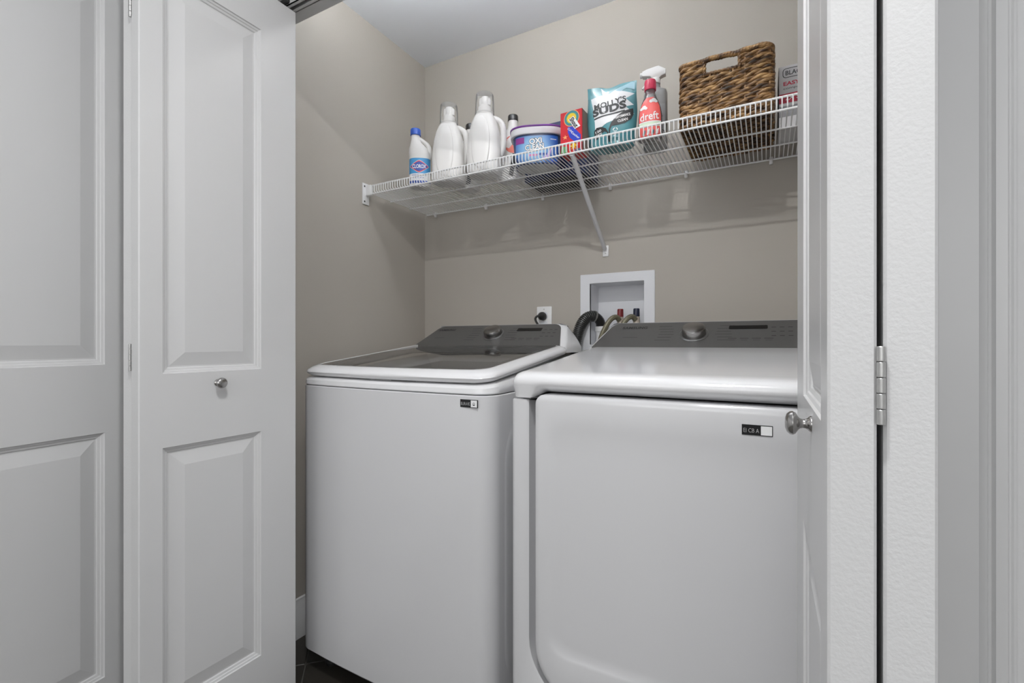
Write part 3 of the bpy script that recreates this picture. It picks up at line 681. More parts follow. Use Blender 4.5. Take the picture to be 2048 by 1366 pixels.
# ---------------- big white detergent bottles with clear measuring cup
def detergent(label, loc, rz):
    t = thing('detergent_bottle', label, 'bottle', loc, rz, group='white detergent bottles with clear cups')
    t.scale = (.93, .93, .905)
    T = [(0,.060),(.006,.067),(.02,.070),(.10,.0705),(.15,.067),(.19,.061),(.22,.053),(.243,.043),(.256,.036),(.264,.031)]
    hf = interp(T); df = lambda v: hf(v)*(.74 if v < .2 else .74+.26*min(1, (v-.2)/.064))
    zs = [0,.006,.02,.06,.10,.125,.15,.17,.19,.205,.22,.232,.243,.25,.256,.264]
    secs = [sec3(superell(hf(z), df(z), 36, 3.0, 0, 0), z) for z in zs]
    obj('body', MB().loft(secs), HDPE, t, angle=60)
    # raised tall panel on the face
    fr = wrap_frame(hf, df, p=3.0)
    v = []; f = []
    rings = [(1.0,-.001),(1.0,.0005),(.965,.0024),(.90,.0034),(.5,.0036)]
    n_ = 40
    for (k_, o_) in rings:
        for i in range(n_):
            a = 2*PI*i/n_; c, s = math.cos(a), math.sin(a)
            x = .038*k_*math.copysign(abs(c)**(2/2.6), c); z = .128 + (.118*k_)*math.copysign(abs(s)**(2/2.3), s)
            if z < .128: z = .128 - (.128-z)*.92
            x *= 1.0 if z < .15 else 1.0-.22*((z-.15)/.1)
            v.append(fr(x-.006, z, o_))
    for r_ in range(len(rings)-1):
        for i in range(n_): j = (i+1) % n_; f.append((r_*n_+i, r_*n_+j, (r_+1)*n_+j, (r_+1)*n_+i))
    f.append(tuple((len(rings)-1)*n_+i for i in range(n_)))
    b = MB(); b.add(v, f); obj('raised_panel', b, HDPE, t, angle=60)
    q = smooth_pts([(.030,.006,.246),(.048,.008,.240),(.066,.010,.226),(.075,.010,.202),(.077,.010,.160),(.074,.008,.115),(.062,.004,.085)], 5)
    obj('handle', MB().tube(q, [.013]*len(q), 12), HDPE, t)
    obj('collar', MB().lathe([(.033,.258),(.0335,.264),(.0335,.270),(.030,.272)], 28), HDPE, t)
    b = MB().lathe([(.027,.270),(.026,.292),(.017,.300),(.014,.305)], 20); b.lathe([(.016,.300),(.0175,.312),(.0185,.326),(.015,.334),(.001,.3345)], 14, cx=.002)
    b.lathe([(.010,.300),(.011,.318),(.009,.330),(.001,.331)], 12, cx=-.013); b.lathe([(.009,.300),(.010,.322),(.007,.329),(.001,.3295)], 12, cx=.016)
    obj('pour_spout', b, HDPE, t, angle=50)
    b = MB().lathe([(.0395,.258),(.0385,.300),(.0370,.338),(.0345,.3455),(.030,.348),(.001,.348)], 32, caps=False)
    b.lathe([(.0395,.258),(.0410,.258),(.0410,.263),(.0395,.264)], 32, caps=False)
    obj('measuring_cup', b, CLEARP, t, angle=40, label='clear plastic measuring cup')
    return t
detergent('white detergent bottle with clear cup, beside the bleach bottle', (-1.118, 1.531, ZB), math.radians(20))
detergent('white detergent bottle with clear cup, nearer the stain remover tub', (-0.950, 1.531, ZB), math.radians(18))
# ---------------- black-capped bottles behind
def softener(label, loc, rz):
    t = thing('softener_bottle', label, 'bottle', loc, rz, group='white bottles with black caps')
    T = [(0,.050),(.006,.056),(.02,.058),(.13,.058),(.17,.053),(.20,.046),(.225,.036),(.25,.0265),(.265,.0235),(.285,.0225)]
    hf = interp(T); df = lambda v: min(.042, hf(v)*.85)
    secs = [sec3(superell(hf(z), df(z) if z < .22 else hf(z), 32, 2.4 if z < .22 else 2.0, .012*min(1, max(0, (z-.15)/.1)), 0), z) for z in (0,.006,.02,.07,.13,.15,.17,.185,.20,.2125,.225,.2375,.25,.265,.285)]
    obj('body', MB().loft(secs), HDPE, t, angle=60)
    obj('cap', MB().lathe([(.0235,.284),(.0245,.285),(.0245,.306),(.0225,.311),(.001,.3115)], 28, cx=.012), mat('black_cap', (.01,.01,.011), .3), t, label='black screw cap')
    fr = wrap_frame(hf, df, p=2.4)
    CORAL = mat('coral_ink', (.62,.13,.09), .45)
    v = [(.018, .163)] + [(.018+.040*math.cos(2*PI*k/24), .163+.042*math.sin(2*PI*k/24)) for k in range(24)]
    v = [(min(.057, x), z) for x, z in v]
    f = [(0, 1+k, 1+(k+1) % 24) for k in range(24)]
    lb = printed('label', t, v, f, CORAL, fr, .0006)
    v, f = text2d('Cli', .03, .0, shear=.2); printed('lettering', lb, v, f, WINK, fr, .0010, fit=(.033, .168, .036, .034, 0))
    for (x0, z0, x1, z1, w_) in ((.026,.118,.008,.016,.010),(.030,.120,.050,.040,.010),(.016,.085,.050,.066,.006)):
        d = Vector((x1-x0, z1-z0)).normalized(); nx, nz = -d.y*w_, d.x*w_
        n_ = 6; v = []; f = []
        for k in range(n_+1):
            x, z = x0+(x1-x0)*k/n_, z0+(z1-z0)*k/n_; v += [(min(.056, x-nx), z-nz), (min(.056, x+nx), z+nz)]
            if k: f.append((2*k-2, 2*k-1, 2*k+1, 2*k))
        printed('printed_figure', lb, v, f, INK, fr, .0009)
    return t
softener('white bottle with black cap and coral label, between detergent bottle and tub', (-0.893, 1.632, ZB), math.radians(20)).scale = (.84, .84, .84)
softener('white bottle whose black cap peeks out between the two detergent bottles', (-1.098, 1.640, ZB), math.radians(20)).scale = (.88, .88, .88)
# ---------------- stain remover tub
ox = thing('stain_remover_tub', 'oval blue-labelled tub with white and purple lid', 'tub', (-0.738, 1.556, ZB), math.radians(22)); ox.scale = (1, 1, .88)
hT = [(0,.076),(.004,.080),(.118,.090),(.124,.090)]
hf = interp(hT); df = lambda v: hf(v)*.68
secs = [sec3(superell(hf(z), df(z), 48, 2.9), z+.0003) for z in (0,.004,.03,.06,.09,.118,.124)]
TUBB = mat('tub_blue', (.012,.030,.115), .35)
obj('body', MB().loft(secs), TUBB, ox, angle=50)
v, f = superell(.078, .078*.68, 40, 2.9), None
obj('base', MB().loft([sec3(superell(.070,.047,40,2.9), .0), sec3(superell(.074,.050,40,2.9), .0004)]), mat('tub_base', (.62,.62,.62), .4), ox)
secs = [sec3(superell(h, h*.69, 48, 2.9), z) for h, z in ((.090,.1165),(.0965,.1175),(.0985,.121),(.0985,.143),(.0975,.1445))]
ld = obj('lid', MB().loft(secs), mat('lid_lilac_white', (.72,.70,.73), .35), ox, angle=40)
secs = [sec3(superell(h, h*.69, 48, 2.9), z) for h, z in ((.0990,.1435),(.1005,.145),(.1005,.1495),(.098,.1515),(.090,.1515),(.088,.149))]
obj('lid_rim', MB().loft(secs, True, True), mat('purple_rim', (.16,.035,.25), .35), ld, label='purple rim of the lid')
fr = wrap_frame(hf, df, p=2.9)
def gradient_label(name, c0, c1, cx, cz, rad):
    m = bpy.data.materials.new(name); m.use_nodes = True; nt = m.node_tree; b_ = nt.nodes['Principled BSDF']; b_.inputs['Roughness'].default_value = .35
    tc = nt.nodes.new('ShaderNodeTexCoord'); mp = nt.nodes.new('ShaderNodeMapping'); mp.inputs['Location'].default_value = (-cx/rad, 0, -cz/rad); mp.inputs['Scale'].default_value = (1/rad, 0.0, 1/rad)
    gr = nt.nodes.new('ShaderNodeTexGradient'); gr.gradient_type = 'SPHERICAL'
    ns = nt.nodes.new('ShaderNodeTexNoise'); ns.inputs['Scale'].default_value = 60
    mx = nt.nodes.new('ShaderNodeMix'); mx.data_type = 'RGBA'; mx.inputs['A'].default_value = (*c1, 1); mx.inputs['B'].default_value = (*c0, 1)
    nt.links.new(tc.outputs['Object'], mp.inputs['Vector']); nt.links.new(mp.outputs['Vector'], gr.inputs['Vector']); nt.links.new(gr.outputs['Fac'], mx.inputs['Factor']); nt.links.new(mx.outputs['Result'], b_.inputs['Base Color'])
    return m
v, f = grid2(-.076, .074, .003, .110, 24, 3)
lb = printed('label', ox, v, f, gradient_label('oxi_blue', (.35,.62,.78), (.02,.10,.42), -.012, .060, .085), fr, .0005)
def burst(cx, cy, r0, r1, n, a0=0):
    return [(cx+(r1 if k % 2 == 0 else r0)*math.cos(a0+PI*k/n), cy+(r1 if k % 2 == 0 else r0)*math.sin(a0+PI*k/n)) for k in range(2*n)]
def outlined(parent, txt, size, fit, frame, m_in, m_out, off, bold=.03, shear=0, grow=.055):
    v, f = text2d(txt, size, bold+grow, shear); v0, f0 = text2d(txt, size, bold, shear)
    xs = [p[0] for p in v]; ys = [p[1] for p in v]; xs0 = [p[0] for p in v0]; ys0 = [p[1] for p in v0]
    kx = (max(xs)-min(xs))/(max(xs0)-min(xs0)); ky = (max(ys)-min(ys))/(max(ys0)-min(ys0))
    printed('lettering_outline', parent, v, f, m_out, frame, off, fit=(fit[0], fit[1], fit[2]*kx, fit[3]*ky, fit[4]))
    printed('lettering', parent, v0, f0, m_in, frame, off+.0004, fit=fit)
outlined(lb, 'OXI', .03, (-.004, .089, .044, .022, math.radians(6)), fr, WINK, INK, .0008)
outlined(lb, 'CLEAN', .03, (-.008, .066, .066, .022, math.radians(6)), fr, WINK, INK, .0008)
v, f = grid2(-.075, -.044, .082, .106, 6, 1); printed('purple_tab', lb, v, f, mat('purple_ink', (.22,.03,.20), .45), fr, .0008)
v, f = grid2(-.030, .002, .030, .038, 6, 1); printed('pink_tab', lb, v, f, mat('pink_ink', (.62,.20,.42), .45), fr, .0009)
v, f = grid2(.004, .036, .033, .041, 6, 1); printed('navy_tab', lb, v, f, mat('navy_ink', (0,0,0)), fr, .0009)
for k in range(6):
    a = math.radians(48+k*6); x0, z0 = .018+.004*k, .020-.001*k; ln_ = .05-.004*abs(k-2)
    v = [(x0, z0), (x0+.004, z0), (x0+.004+ln_*math.cos(a), z0+ln_*math.sin(a)), (x0+ln_*math.cos(a), z0+ln_*math.sin(a))]
    v = [(min(.073, max(-.075, x)), z) for x, z in v]
    printed('splash_stroke', lb, v, [(0,1,2,3)], mat('lilac_ink', (.55,.42,.72), .45), fr, .0010+.0002*k)
v, f = grid2(.048, .068, .094, .0965, 4, 1); printed('small_print', lb, v, f, WINK, fr, .0008)
# ---------------- dark blue box behind the tub
bb = thing('blue_box', 'dark blue carton standing behind the stain remover tub', 'box', (-0.722, 1.742, ZB))
obj('carton', MB().rbox(-.128,.128,-.072,.075,.0005,.215,.002,1), mat('navy_carton', (.012,.02,.075), .45, noise=(9,.3)), bb)
v, f = poly([(.03,.13),(.127,.11),(.127,.213),(.05,.213)])
printed('front_print', bb, v, f, mat('bright_blue_ink', (.03,.12,.52), .4), lambda u, v_, o_: (u, -.072-o_, v_), .0006)
obj('bottom_flap', MB().box(-.12,.12,-.066,.069,.0,.0005), mat('black_flap', (.012,.012,.016), .6), bb)
# ---------------- red laundry sheet box
rb = thing('laundry_sheet_box', 'narrow red carton with rainbow circle beside the tub', 'box', (-0.577, 1.511, ZB), math.radians(-3)); rb.scale = (.97, 1, .81)
rbw, rbd, rbh = .041, .030, .178
obj('carton', MB().rbox(-rbw, rbw, -rbd, rbd, 0, rbh, .0015, 1), mat('carton_red', (.50,.012,.022), .4), rb)
v, f = poly([(-rbd+.001,.002),(rbd-.001,.002),(rbd-.001,rbh-.002),(-rbd+.001,rbh-.002)])
printed('side_print', rb, v, f, mat('carton_brown', (.22,.15,.12), .5, noise=(40,.3)), lambda u, v_, o_: (rbw+o_, u, v_), .0005)
fr = lambda u, v_, o_: (max(-rbw+.0005, min(rbw-.0005, u)), -rbd-o_, v_)
TEALI = mat('teal_ink', (.03,.20,.24), .45); YELI = mat('yellow_ink', (.80,.55,.03), .45); ORNI = mat('orange_ink', (.75,.32,.12), .45); BLUEI = mat('royal_ink', (.012,.04,.42), .45); REDI = mat('red_ink', (.5,.03,.05), .45); GRNI = mat('green_ink', (.12,.35,.16), .45)
for r0, r1, m_, o_ in ((.0,.034,ORNI,.0006),(.0,.031,TEALI,.0008),(.0,.023,GRNI,.0010),(.0,.020,YELI,.0012)):
    n_ = 28; v = [(.002,.146)] + [(.002+r1*.86*math.cos(2*PI*k/n_), min(rbh-.001, .146+r1*math.sin(2*PI*k/n_))) for k in range(n_)]
    printed('logo_ring', rb, v, [(0, 1+k, 1+(k+1) % n_) for k in range(n_)], m_, fr, o_)
v, f = poly(rot2([(-.026,-.011),(.026,-.011),(.029,.011),(-.026,.011)], math.radians(-62), .012, .125)); printed('logo_banner', rb, v, f, WINK, fr, .0016)
v, f = text2d('Shout', .02, .03); printed('lettering', rb, v, f, INK, fr, .0022, fit=(.012, .125, .046, .017, math.radians(-62)))
v, f = poly([(-.012,.112),(.004,.112),(.022,.090),(.036,.070),(.036,.050),(.012,.048),(-.004,.066),(-.012,.090)]); printed('blue_swoosh', rb, v, f, BLUEI, fr, .0008)
for k, (txt, x, z, wd) in enumerate((('Color', -.001, .096, .030), ('Catcher', .017, .072, .044))):
    v, f = text2d(txt, .012, .015); printed('lettering', rb, v, f, WINK, fr, .0014, fit=(x, z, wd, .008, math.radians(-48)))
v, f = poly(burst(-.022,.072,.004,.011,5,.3)); printed('flower_mark', rb, v, f, ORNI, fr, .0010)
v, f = poly(burst(.010,.030,.007,.018,6)); printed('star_mark', rb, v, f, YELI, fr, .0010)
v, f = poly([(-.038,.008),(-.012,.006),(-.014,.032),(-.036,.038)]); printed('green_patch', rb, v, f, GRNI, fr, .0008)
v, f = poly([(.014,.004),(.038,.004),(.038,.016),(.016,.014)]); printed('blue_patch', rb, v, f, mat('slate_ink', (.10,.12,.20), .45), fr, .0008)
# ---------------- teal detergent pouch
ba = thing('detergent_pouch', 'teal and white stand-up pouch with black leaf shapes', 'pouch', (-0.449, 1.515, ZB), math.radians(4)); ba.scale = (.97, 1, .875)
BW, BH = .083, .243
def pouch_pt(u, v_, side, o_=0):
    """u in [-1,1], v_ in [0,1]"""
    hw_ = BW*(1 - .02*math.sin(v_*9) - (.10*(1-v_)**6))
    belly = .034*(1-v_**1.7)**.8*(1-abs(u)**2.6)**.7
    top = BH*(1 + .0*u) - .012*math.exp(-((u+.05)/.35)**2)*(v_**8)
    z = v_*top
    y = -side*(belly + .0012 + .003*math.sin(5*u+7*v_)*(v_ > .1)*(1-abs(u))) + .006*v_**6*u
    return (u*hw_, y - side*o_, z)
b = MB(); nx, nz = 18, 20
for side in (1, -1):
    v = [pouch_pt(-1+2*i/nx, j/nz, side) for j in range(nz+1) for i in range(nx+1)]
    f = [(j*(nx+1)+i, j*(nx+1)+i+1, (j+1)*(nx+1)+i+1, (j+1)*(nx+1)+i) for j in range(nz) for i in range(nx)]
    b.add(v, f)
def pouch_edge():
    n1 = (nx+1)*(nz+1); q = []
    path = [j*(nx+1) for j in range(nz+1)] + [nz*(nx+1)+i for i in range(1, nx+1)] + [j*(nx+1)+nx for j in range(nz-1, -1, -1)] + [i for i in range(nx-1, 0, -1)]
    for a, c in zip(path, path[1:]+path[:1]): q.append((a, c, c+n1, a+n1))
    return q
b.f += pouch_edge()
TEALB = mat('pouch_teal', (.075,.235,.265), .28, coat=.3)
obj('bag', b, TEALB, ba, angle=60)
fr = lambda u, z, o_: pouch_pt(max(-.985, min(.985, u/BW)), max(.005, min(.985, z/BH)), 1, o_+.0004)
def dense(poly_pts, n=5):
    out = []
    for a, c in zip(poly_pts, poly_pts[1:]+poly_pts[:1]):
        for k in range(n): out.append((a[0]+(c[0]-a[0])*k/n, a[1]+(c[1]-a[1])*k/n))
    return out
def fan(pts, c): return [c]+pts, [(0, 1+k, 1+(k+1) % len(pts)) for k in range(len(pts))]
def gridfill(pts, m, name, off, parent=None):
    """planar polygon cut into small cells so that it follows the pouch"""
    bm = bmesh.new(); vs = [bm.verts.new((x, 0, z)) for x, z in pts]; bm.faces.new(vs)
    for axis, step, lo, hi in ((0,.012,-.09,.09),(2,.014,0,.26)):
        k = lo
        while k < hi:
            co = Vector((k,0,0)) if axis == 0 else Vector((0,0,k)); no = Vector((1,0,0)) if axis == 0 else Vector((0,0,1))
            bmesh.ops.bisect_plane(bm, geom=bm.verts[:]+bm.edges[:]+bm.faces[:], plane_co=co, plane_no=no); k += step
    bmesh.ops.triangulate(bm, faces=bm.faces[:])
    bm.verts.index_update()
    v = [(q.co.x, q.co.z) for q in bm.verts]; f = [tuple(q.index for q in ff.verts) for ff in bm.faces]; bm.free()
    return printed(name, parent or ba, v, f, m, fr, off)
WHB = mat('pouch_white', (.78,.78,.79), .3, coat=.3)
lb = gridfill([(-.070,.198),(-.030,.206),(-.036,.238),(-.008,.208),(.058,.235),(.070,.242),(.036,.206),(.078,.190),(.050,.172),(.074,.146),(.050,.140),(.076,.112),(.046,.110),(.020,.096),(-.010,.086),(-.036,.070),(-.052,.062),(-.052,.100),(-.058,.150)], WHB, 'starburst', .0004)
gridfill([(.012,.214),(.066,.240),(.078,.236),(.078,.206),(.052,.216),(.034,.205)], mat('pouch_pale', (.30,.50,.58), .3), 'pale_facet', .0007, lb)
LEAF1 = [(-.002,.012),(-.002,.060),(.004,.084),(.020,.108),(.045,.124),(.072,.132),(.074,.110),(.068,.092),(.050,.078),(.028,.074),(.008,.072),(.003,.060),(.002,.012)]
gridfill(LEAF1, INK, 'leaf_shape', .0008)
LEAF2 = [(-.002,.014),(-.004,.050),(-.012,.066),(-.028,.076),(-.046,.078),(-.056,.068),(-.056,.028),(-.044,.034),(-.030,.050),(-.018,.056),(-.008,.050)]
gridfill(LEAF2, INK, 'leaf_shape', .0009)
for txt, cx, cz, wd, ht, bold in (("MOLLY'S", .002, .166, .108, .024, .03), ('SUDS', .000, .143, .112, .032, .05)):
    v, f = text2d(txt, .03, bold, spacing=1.05); printed('lettering', lb, v, f, INK, fr, .0012, fit=(cx-.004, cz, wd, ht, math.radians(7)))
v, f = poly(rot2([(-.050,-.003),(.054,-.003),(.054,.003),(-.050,.003)], math.radians(7), -.004, .119)); v, f = grid2(-.050,.052,-.003,.003,8,1); v = rot2(v, math.radians(7), -.004, .119)
printed('small_print', lb, v, f, INK, fr, .0010)
for txt, cx, cz, wd, ht in (('PERFORMANCE', .040, .106, .050, .010), ('CLEAN', .042, .090, .032, .010), ('120', -.040, .062, .022, .009), ('LOADS', -.040, .048, .026, .010)):
    v, f = text2d(txt, .012, .02); printed('lettering', ba, v, f, WINK, fr, .0016, fit=(cx, cz, wd, ht, math.radians(10)))
for a in range(3):
    v, f = ring(.0055, .008, 5, math.radians(100+120*a), math.radians(195+120*a)); printed('recycling_mark', ba, [(x+.020, y+.056) for x, y in v], f, WINK, fr, .0008)
for k in range(4):
    v, f = grid2(.014, .068, .024+.006*k, .0262+.006*k, 4, 1); printed('small_print', ba, v, f, TEALI, fr, .0007)
# ---------------- baby stain remover bottle
df_ = thing('stain_spray_bottle', 'clear bottle with red cap and coral cloud label', 'bottle', (-0.3235, 1.508, ZB), math.radians(8)); df_.scale = (.97, .97, .965)
T = [(0,.034),(.004,.037),(.012,.038),(.075,.0375),(.100,.034),(.122,.027),(.140,.0195),(.152,.0160),(.160,.0150),(.168,.0148)]
hf = interp(T); hd = lambda v: hf(v)*.72 if v < .1 else hf(v)*(.72+.28*min(1, (v-.1)/.06))
zs = [0,.004,.012,.05,.075,.0875,.10,.111,.122,.131,.14,.146,.152,.160,.168]
obj('body', MB().loft([sec3(superell(hf(z), hd(z), 36, 2.3), z) for z in zs]), mat('clear_bottle', (.42,.40,.41), .08, trans=(.86,.82,.82,.22)), df_, angle=60)
bc = MB().lathe([(.0168,.162),(.0182,.163),(.0180,.192),(.0165,.1955),(.001,.196)], 28)
for k in range(22):
    a = 2*PI*k/22; bc.box(.0178*math.cos(a)-.0006, .0178*math.cos(a)+.0006, .0178*math.sin(a)-.0006, .0178*math.sin(a)+.0006, .166, .190)
obj('cap', bc, mat('raspberry_cap', (.52,.02,.07), .35), df_, label='ribbed red screw cap')
fr = wrap_frame(hf, hd, p=2.3)
CRL = mat('dreft_coral', (.70,.10,.09), .4)
def lab(x_of_z, z0, z1, m, off, name, parent):
    v = []; f = []; nzz, nxx = 8, 10
    for j in range(nzz+1):
        z = z0+(z1-z0)*j/nzz; h_ = x_of_z(z)
        for i in range(nxx+1): v.append((-h_+2*h_*i/nxx, z))
    f = [(j*(nxx+1)+i, j*(nxx+1)+i+1, (j+1)*(nxx+1)+i+1, (j+1)*(nxx+1)+i) for j in range(nzz) for i in range(nxx)]
    return printed(name, parent, v, f, m, fr, off)
lb = lab(lambda z: hf(z)*.88 if z < .105 else hf(z)*.88*math.cos((z-.105)/.030*1.05), .052, .133, CRL, .0006, 'label', df_)
lab(lambda z: hf(z)*.88, .036, .052, mat('pale_green_ink', (.60,.72,.55), .45), .0006, 'green_band', df_)
lab(lambda z: hf(z)*.88, .006, .036, CRL, .0006, 'lower_band', df_)
lab(lambda z: hf(z)*.88, .0505, .0535, WINK, .0009, 'white_line', df_)
for (cx, cz, k_) in ((.010,.119,1.0),(-.019,.098,.95)):
    for (dx_, dz_, r_) in ((-.006,0,.0055),(.002,.003,.007),(.008,-.001,.005)):
        v = [(cx+dx_*k_+r_*k_*math.cos(2*PI*i/14), cz+dz_*k_+r_*k_*math.sin(2*PI*i/14)) for i in range(14)]
        printed('cloud_mark', lb, *poly(v), WINK, fr, .0011)
v, f = text2d('dreft', .02, .012); printed('lettering', lb, v, f, WINK, fr, .0012, fit=(-.001, .070, .056, .026, math.radians(3)))
for k in range(4):
    v, f = poly([(-.022+.013*k,.010),(-.014+.013*k,.012),(-.012+.013*k,.026+.004*(k % 2)),(-.020+.013*k,.022)]); printed('printed_figure', df_, v, f, WINK if k % 2 else TEALI, fr, .0010)
# ---------------- grey trigger spray bottle behind it
sp = thing('trigger_spray_bottle', 'grey translucent bottle with white trigger sprayer, behind the red-capped bottle', 'spray bottle', (-0.326, 1.600, ZB), math.radians(6)); sp.scale = (.92, .92, .91)
T = [(0,.036),(.005,.040),(.015,.041),(.205,.041),(.215,.0385),(.222,.032),(.228,.018),(.245,.0145),(.252,.0145)]
hf2 = interp(T)
obj('body', MB().loft([sec3(superell(h, h*.62 if z < .22 else max(h*.62, .0145), 36, 3.2 if z < .22 else 2), z) for z, h in T]), mat('grey_translucent', (.40,.40,.40), .3, trans=(.62,.62,.62,.62)), sp, angle=50)
v, f = grid2(-.034, .034, .03, .16, 8, 2)
lb = printed('label', sp, v, f, mat('grey_label', (.30,.30,.31), .45), wrap_frame(hf2, lambda v_: hf2(v_)*.62, p=3.2), .0006)
for k in range(3):
    v, f = ring(.008+.004*k, .010+.004*k, 16, .5, 4.2); printed('printed_mark', lb, [(x+.018, z+.110-.03*k) for x, z in v], f, INK, wrap_frame(hf2, lambda v_: hf2(v_)*.62, p=3.2), .001)
SPW = mat('sprayer_white', (.78,.77,.76), .35)
obj('collar', MB().lathe([(.0155,.244),(.0170,.245),(.0170,.262),(.0150,.265)], 24), SPW, sp)
pr = [(-.046,.278),(-.046,.296),(-.030,.301),(.004,.306),(.012,.306),(.036,.290),(.036,.272),(.020,.268),(.013,.262),(-.010,.262),(-.018,.272)]
obj('sprayer_head', MB().loft([[(x*.98, y, .283+(z-.283)*k_) for x, z in pr] for y, k_ in ((-.0125,.82),(-.0105,1.0),(.0105,1.0),(.0125,.82))]), SPW, sp, angle=40)
obj('nozzle', MB().lathe([(.0085,-.054),(.0095,-.053),(.0095,-.045),(.008,-.044)], 16, cz=.287, ax='x'), SPW, sp)
obj('trigger', MB().tube(smooth_pts([(-.026,0,.272),(-.030,0,.258),(-.038,0,.244),(-.046,0,.236)], 5), [.0055]*8+[.0045]*8, 8), SPW, sp)
obj('dip_tube', MB().tube([(.0,0,.262),(.0,0,.012)], .0022, 6), SPW, sp)

# ---------------- woven basket
BX0, BX1, BY0, BY1, BZH = -0.2335, 0.0168, 1.480, 1.770, 0.197
bk = thing('woven_basket', 'brown woven basket with cut-out handle on the wire shelf', 'basket', ((BX0+BX1)/2, (BY0+BY1)/2, ZB+.0042))
bw, bd = (BX1-BX0)/2, (BY1-BY0)/2
def weave_mat(name, c0, c1, c2):
    m = bpy.data.materials.new(name); m.use_nodes = True; nt = m.node_tree; b_ = nt.nodes['Principled BSDF']; b_.inputs['Roughness'].default_value = .5
    tc = nt.nodes.new('ShaderNodeTexCoord'); ns = nt.nodes.new('ShaderNodeTexNoise'); ns.inputs['Scale'].default_value = 38; ns.inputs['Detail'].default_value = 5
    mp = nt.nodes.new('ShaderNodeMapping'); mp.inputs['Scale'].default_value = (1, 1, 3.0)
    cr = nt.nodes.new('ShaderNodeValToRGB'); e = cr.color_ramp.elements; e[0].position = .34; e[0].color = (*c0, 1); e[1].position = .66; e[1].color = (*c2, 1)
    k = e.new(.5); k.color = (*c1, 1)
    nt.links.new(tc.outputs['Object'], mp.inputs['Vector']); nt.links.new(mp.outputs['Vector'], ns.inputs['Vector']); nt.links.new(ns.outputs['Fac'], cr.inputs['Fac']); nt.links.new(cr.outputs['Color'], b_.inputs['Base Color'])
    bp = nt.nodes.new('ShaderNodeBump'); bp.inputs['Strength'].default_value = .4; bp.inputs['Distance'].default_value = .001
    n2 = nt.nodes.new('ShaderNodeTexNoise'); n2.inputs['Scale'].default_value = 320; nt.links.new(tc.outputs['Object'], n2.inputs['Vector']); nt.links.new(n2.outputs['Fac'], bp.inputs['Height']); nt.links.new(bp.outputs['Normal'], b_.inputs['Normal'])
    return m
WEAVES = [weave_mat('hyacinth_a', (.030,.013,.005), (.19,.095,.033), (.42,.25,.10)), weave_mat('hyacinth_b', (.055,.025,.010), (.25,.13,.045), (.48,.29,.12)), weave_mat('hyacinth_c', (.020,.010,.005), (.12,.058,.022), (.33,.19,.075))]
outline = rrect(-bw+.005, bw-.005, -bd+.005, bd-.005, .018, 5)
# arc-length table
oc = outline + [outline[0]]; acc = [0]
for a, c in zip(oc, oc[1:]): acc.append(acc[-1]+math.hypot(c[0]-a[0], c[1]-a[1]))
PER = acc[-1]
def on_path(s):
    s %= PER
    for i in range(1, len(acc)):
        if acc[i] >= s:
            a, c = oc[i-1], oc[i]; d = acc[i]-acc[i-1]; f_ = (s-acc[i-1])/d if d else 0
            tx, ty = ((c[0]-a[0])/d, (c[1]-a[1])/d) if d else (1, 0)
            return a[0]+(c[0]-a[0])*f_, a[1]+(c[1]-a[1])*f_, ty, -tx
    return oc[0][0], oc[0][1], 0, -1
def s_front(x):   # arc length of the point (x, front)
    best = None
    for i in range(1, len(acc)):
        a, c = oc[i-1], oc[i]
        if abs(a[1]+bd-.005) < 1e-4 and abs(c[1]+bd-.005) < 1e-4 and a[0] <= x <= c[0]: return acc[i-1]+(x-a[0])
def s_back(x):
    for i in range(1, len(acc)):
        a, c = oc[i-1], oc[i]
        if abs(a[1]-bd+.005) < 1e-4 and abs(c[1]-bd+.005) < 1e-4 and c[0] <= x <= a[0]: return acc[i-1]+(a[0]-x)
def strand(s0, s1, z, r, lam, ph, an, az, closed, zj=None):
    b = MB()
    for k in (0, 1):
        n_ = int((s1-s0)/lam*9); pts = []
        for i in range(n_ + (0 if closed else 1)):
            s = s0+(s1-s0)*i/n_; x, y, nx_, ny_ = on_path(s)
            a = 2*PI*s/lam_fit(lam, s1-s0, closed)+ph+k*PI
            wob = .0009*math.sin(s*61+z*900)+.0007*math.sin(s*143+z*500)
            pts.append((x+nx_*(an*math.cos(a)+wob), y+ny_*(an*math.cos(a)+wob), z+az*math.sin(a)+wob*.8))
        b.tube(pts, r, 7, True, closed)
    return b
def lam_fit(lam, L_, closed): return L_/max(1, round(L_/lam)) if closed else lam
HXa, HXb, HZa, HZb = -.163-(BX0+BX1)/2, -.0685-(BX0+BX1)/2, .149, .187
rows = 13; pitch_z = (HZb-.004)/rows
for i in range(rows):
    z = .006+i*pitch_z; m_ = WEAVES[(i*2+i//3) % 3]; ph = (i % 2)*PI*.5+random.uniform(-.3,.3)
    if z+.004 > HZa:
        sa, sb = s_front(HXa), s_front(HXb); ba_, bb_ = s_back(HXa), s_back(HXb)
        b = strand(sb+.004, bb_-.004, z, .0054, .066, ph, .0036, .0040, False)
        c2 = strand(ba_+.004, PER+sa-.004, z, .0054, .066, ph, .0036, .0040, False); b.add(c2.v, c2.f)
    else:
        b = strand(0, PER, z, .0054, .066, ph, .0036, .0040, True)
    obj('woven_strand', b, m_, bk, angle=80)
rim = strand(0, PER, BZH-.007, .0062, .016, 0, .0022, .0022, True)
obj('rim', rim, WEAVES[1], bk, angle=80)
for xx in (HXa, HXb):
    for side in (-1, 1):
        b = MB(); y = side*(bd-.005)
        for k in (0, 1): b.tube([(xx+.0022*math.cos(a_*.9+k*PI), y+.0022*math.sin(a_*.9+k*PI), HZa-.006+(BZH-HZa)*a_/14) for a_ in range(15)], .0042, 7)
        obj('handle_edge', b, WEAVES[0], bk, angle=80)
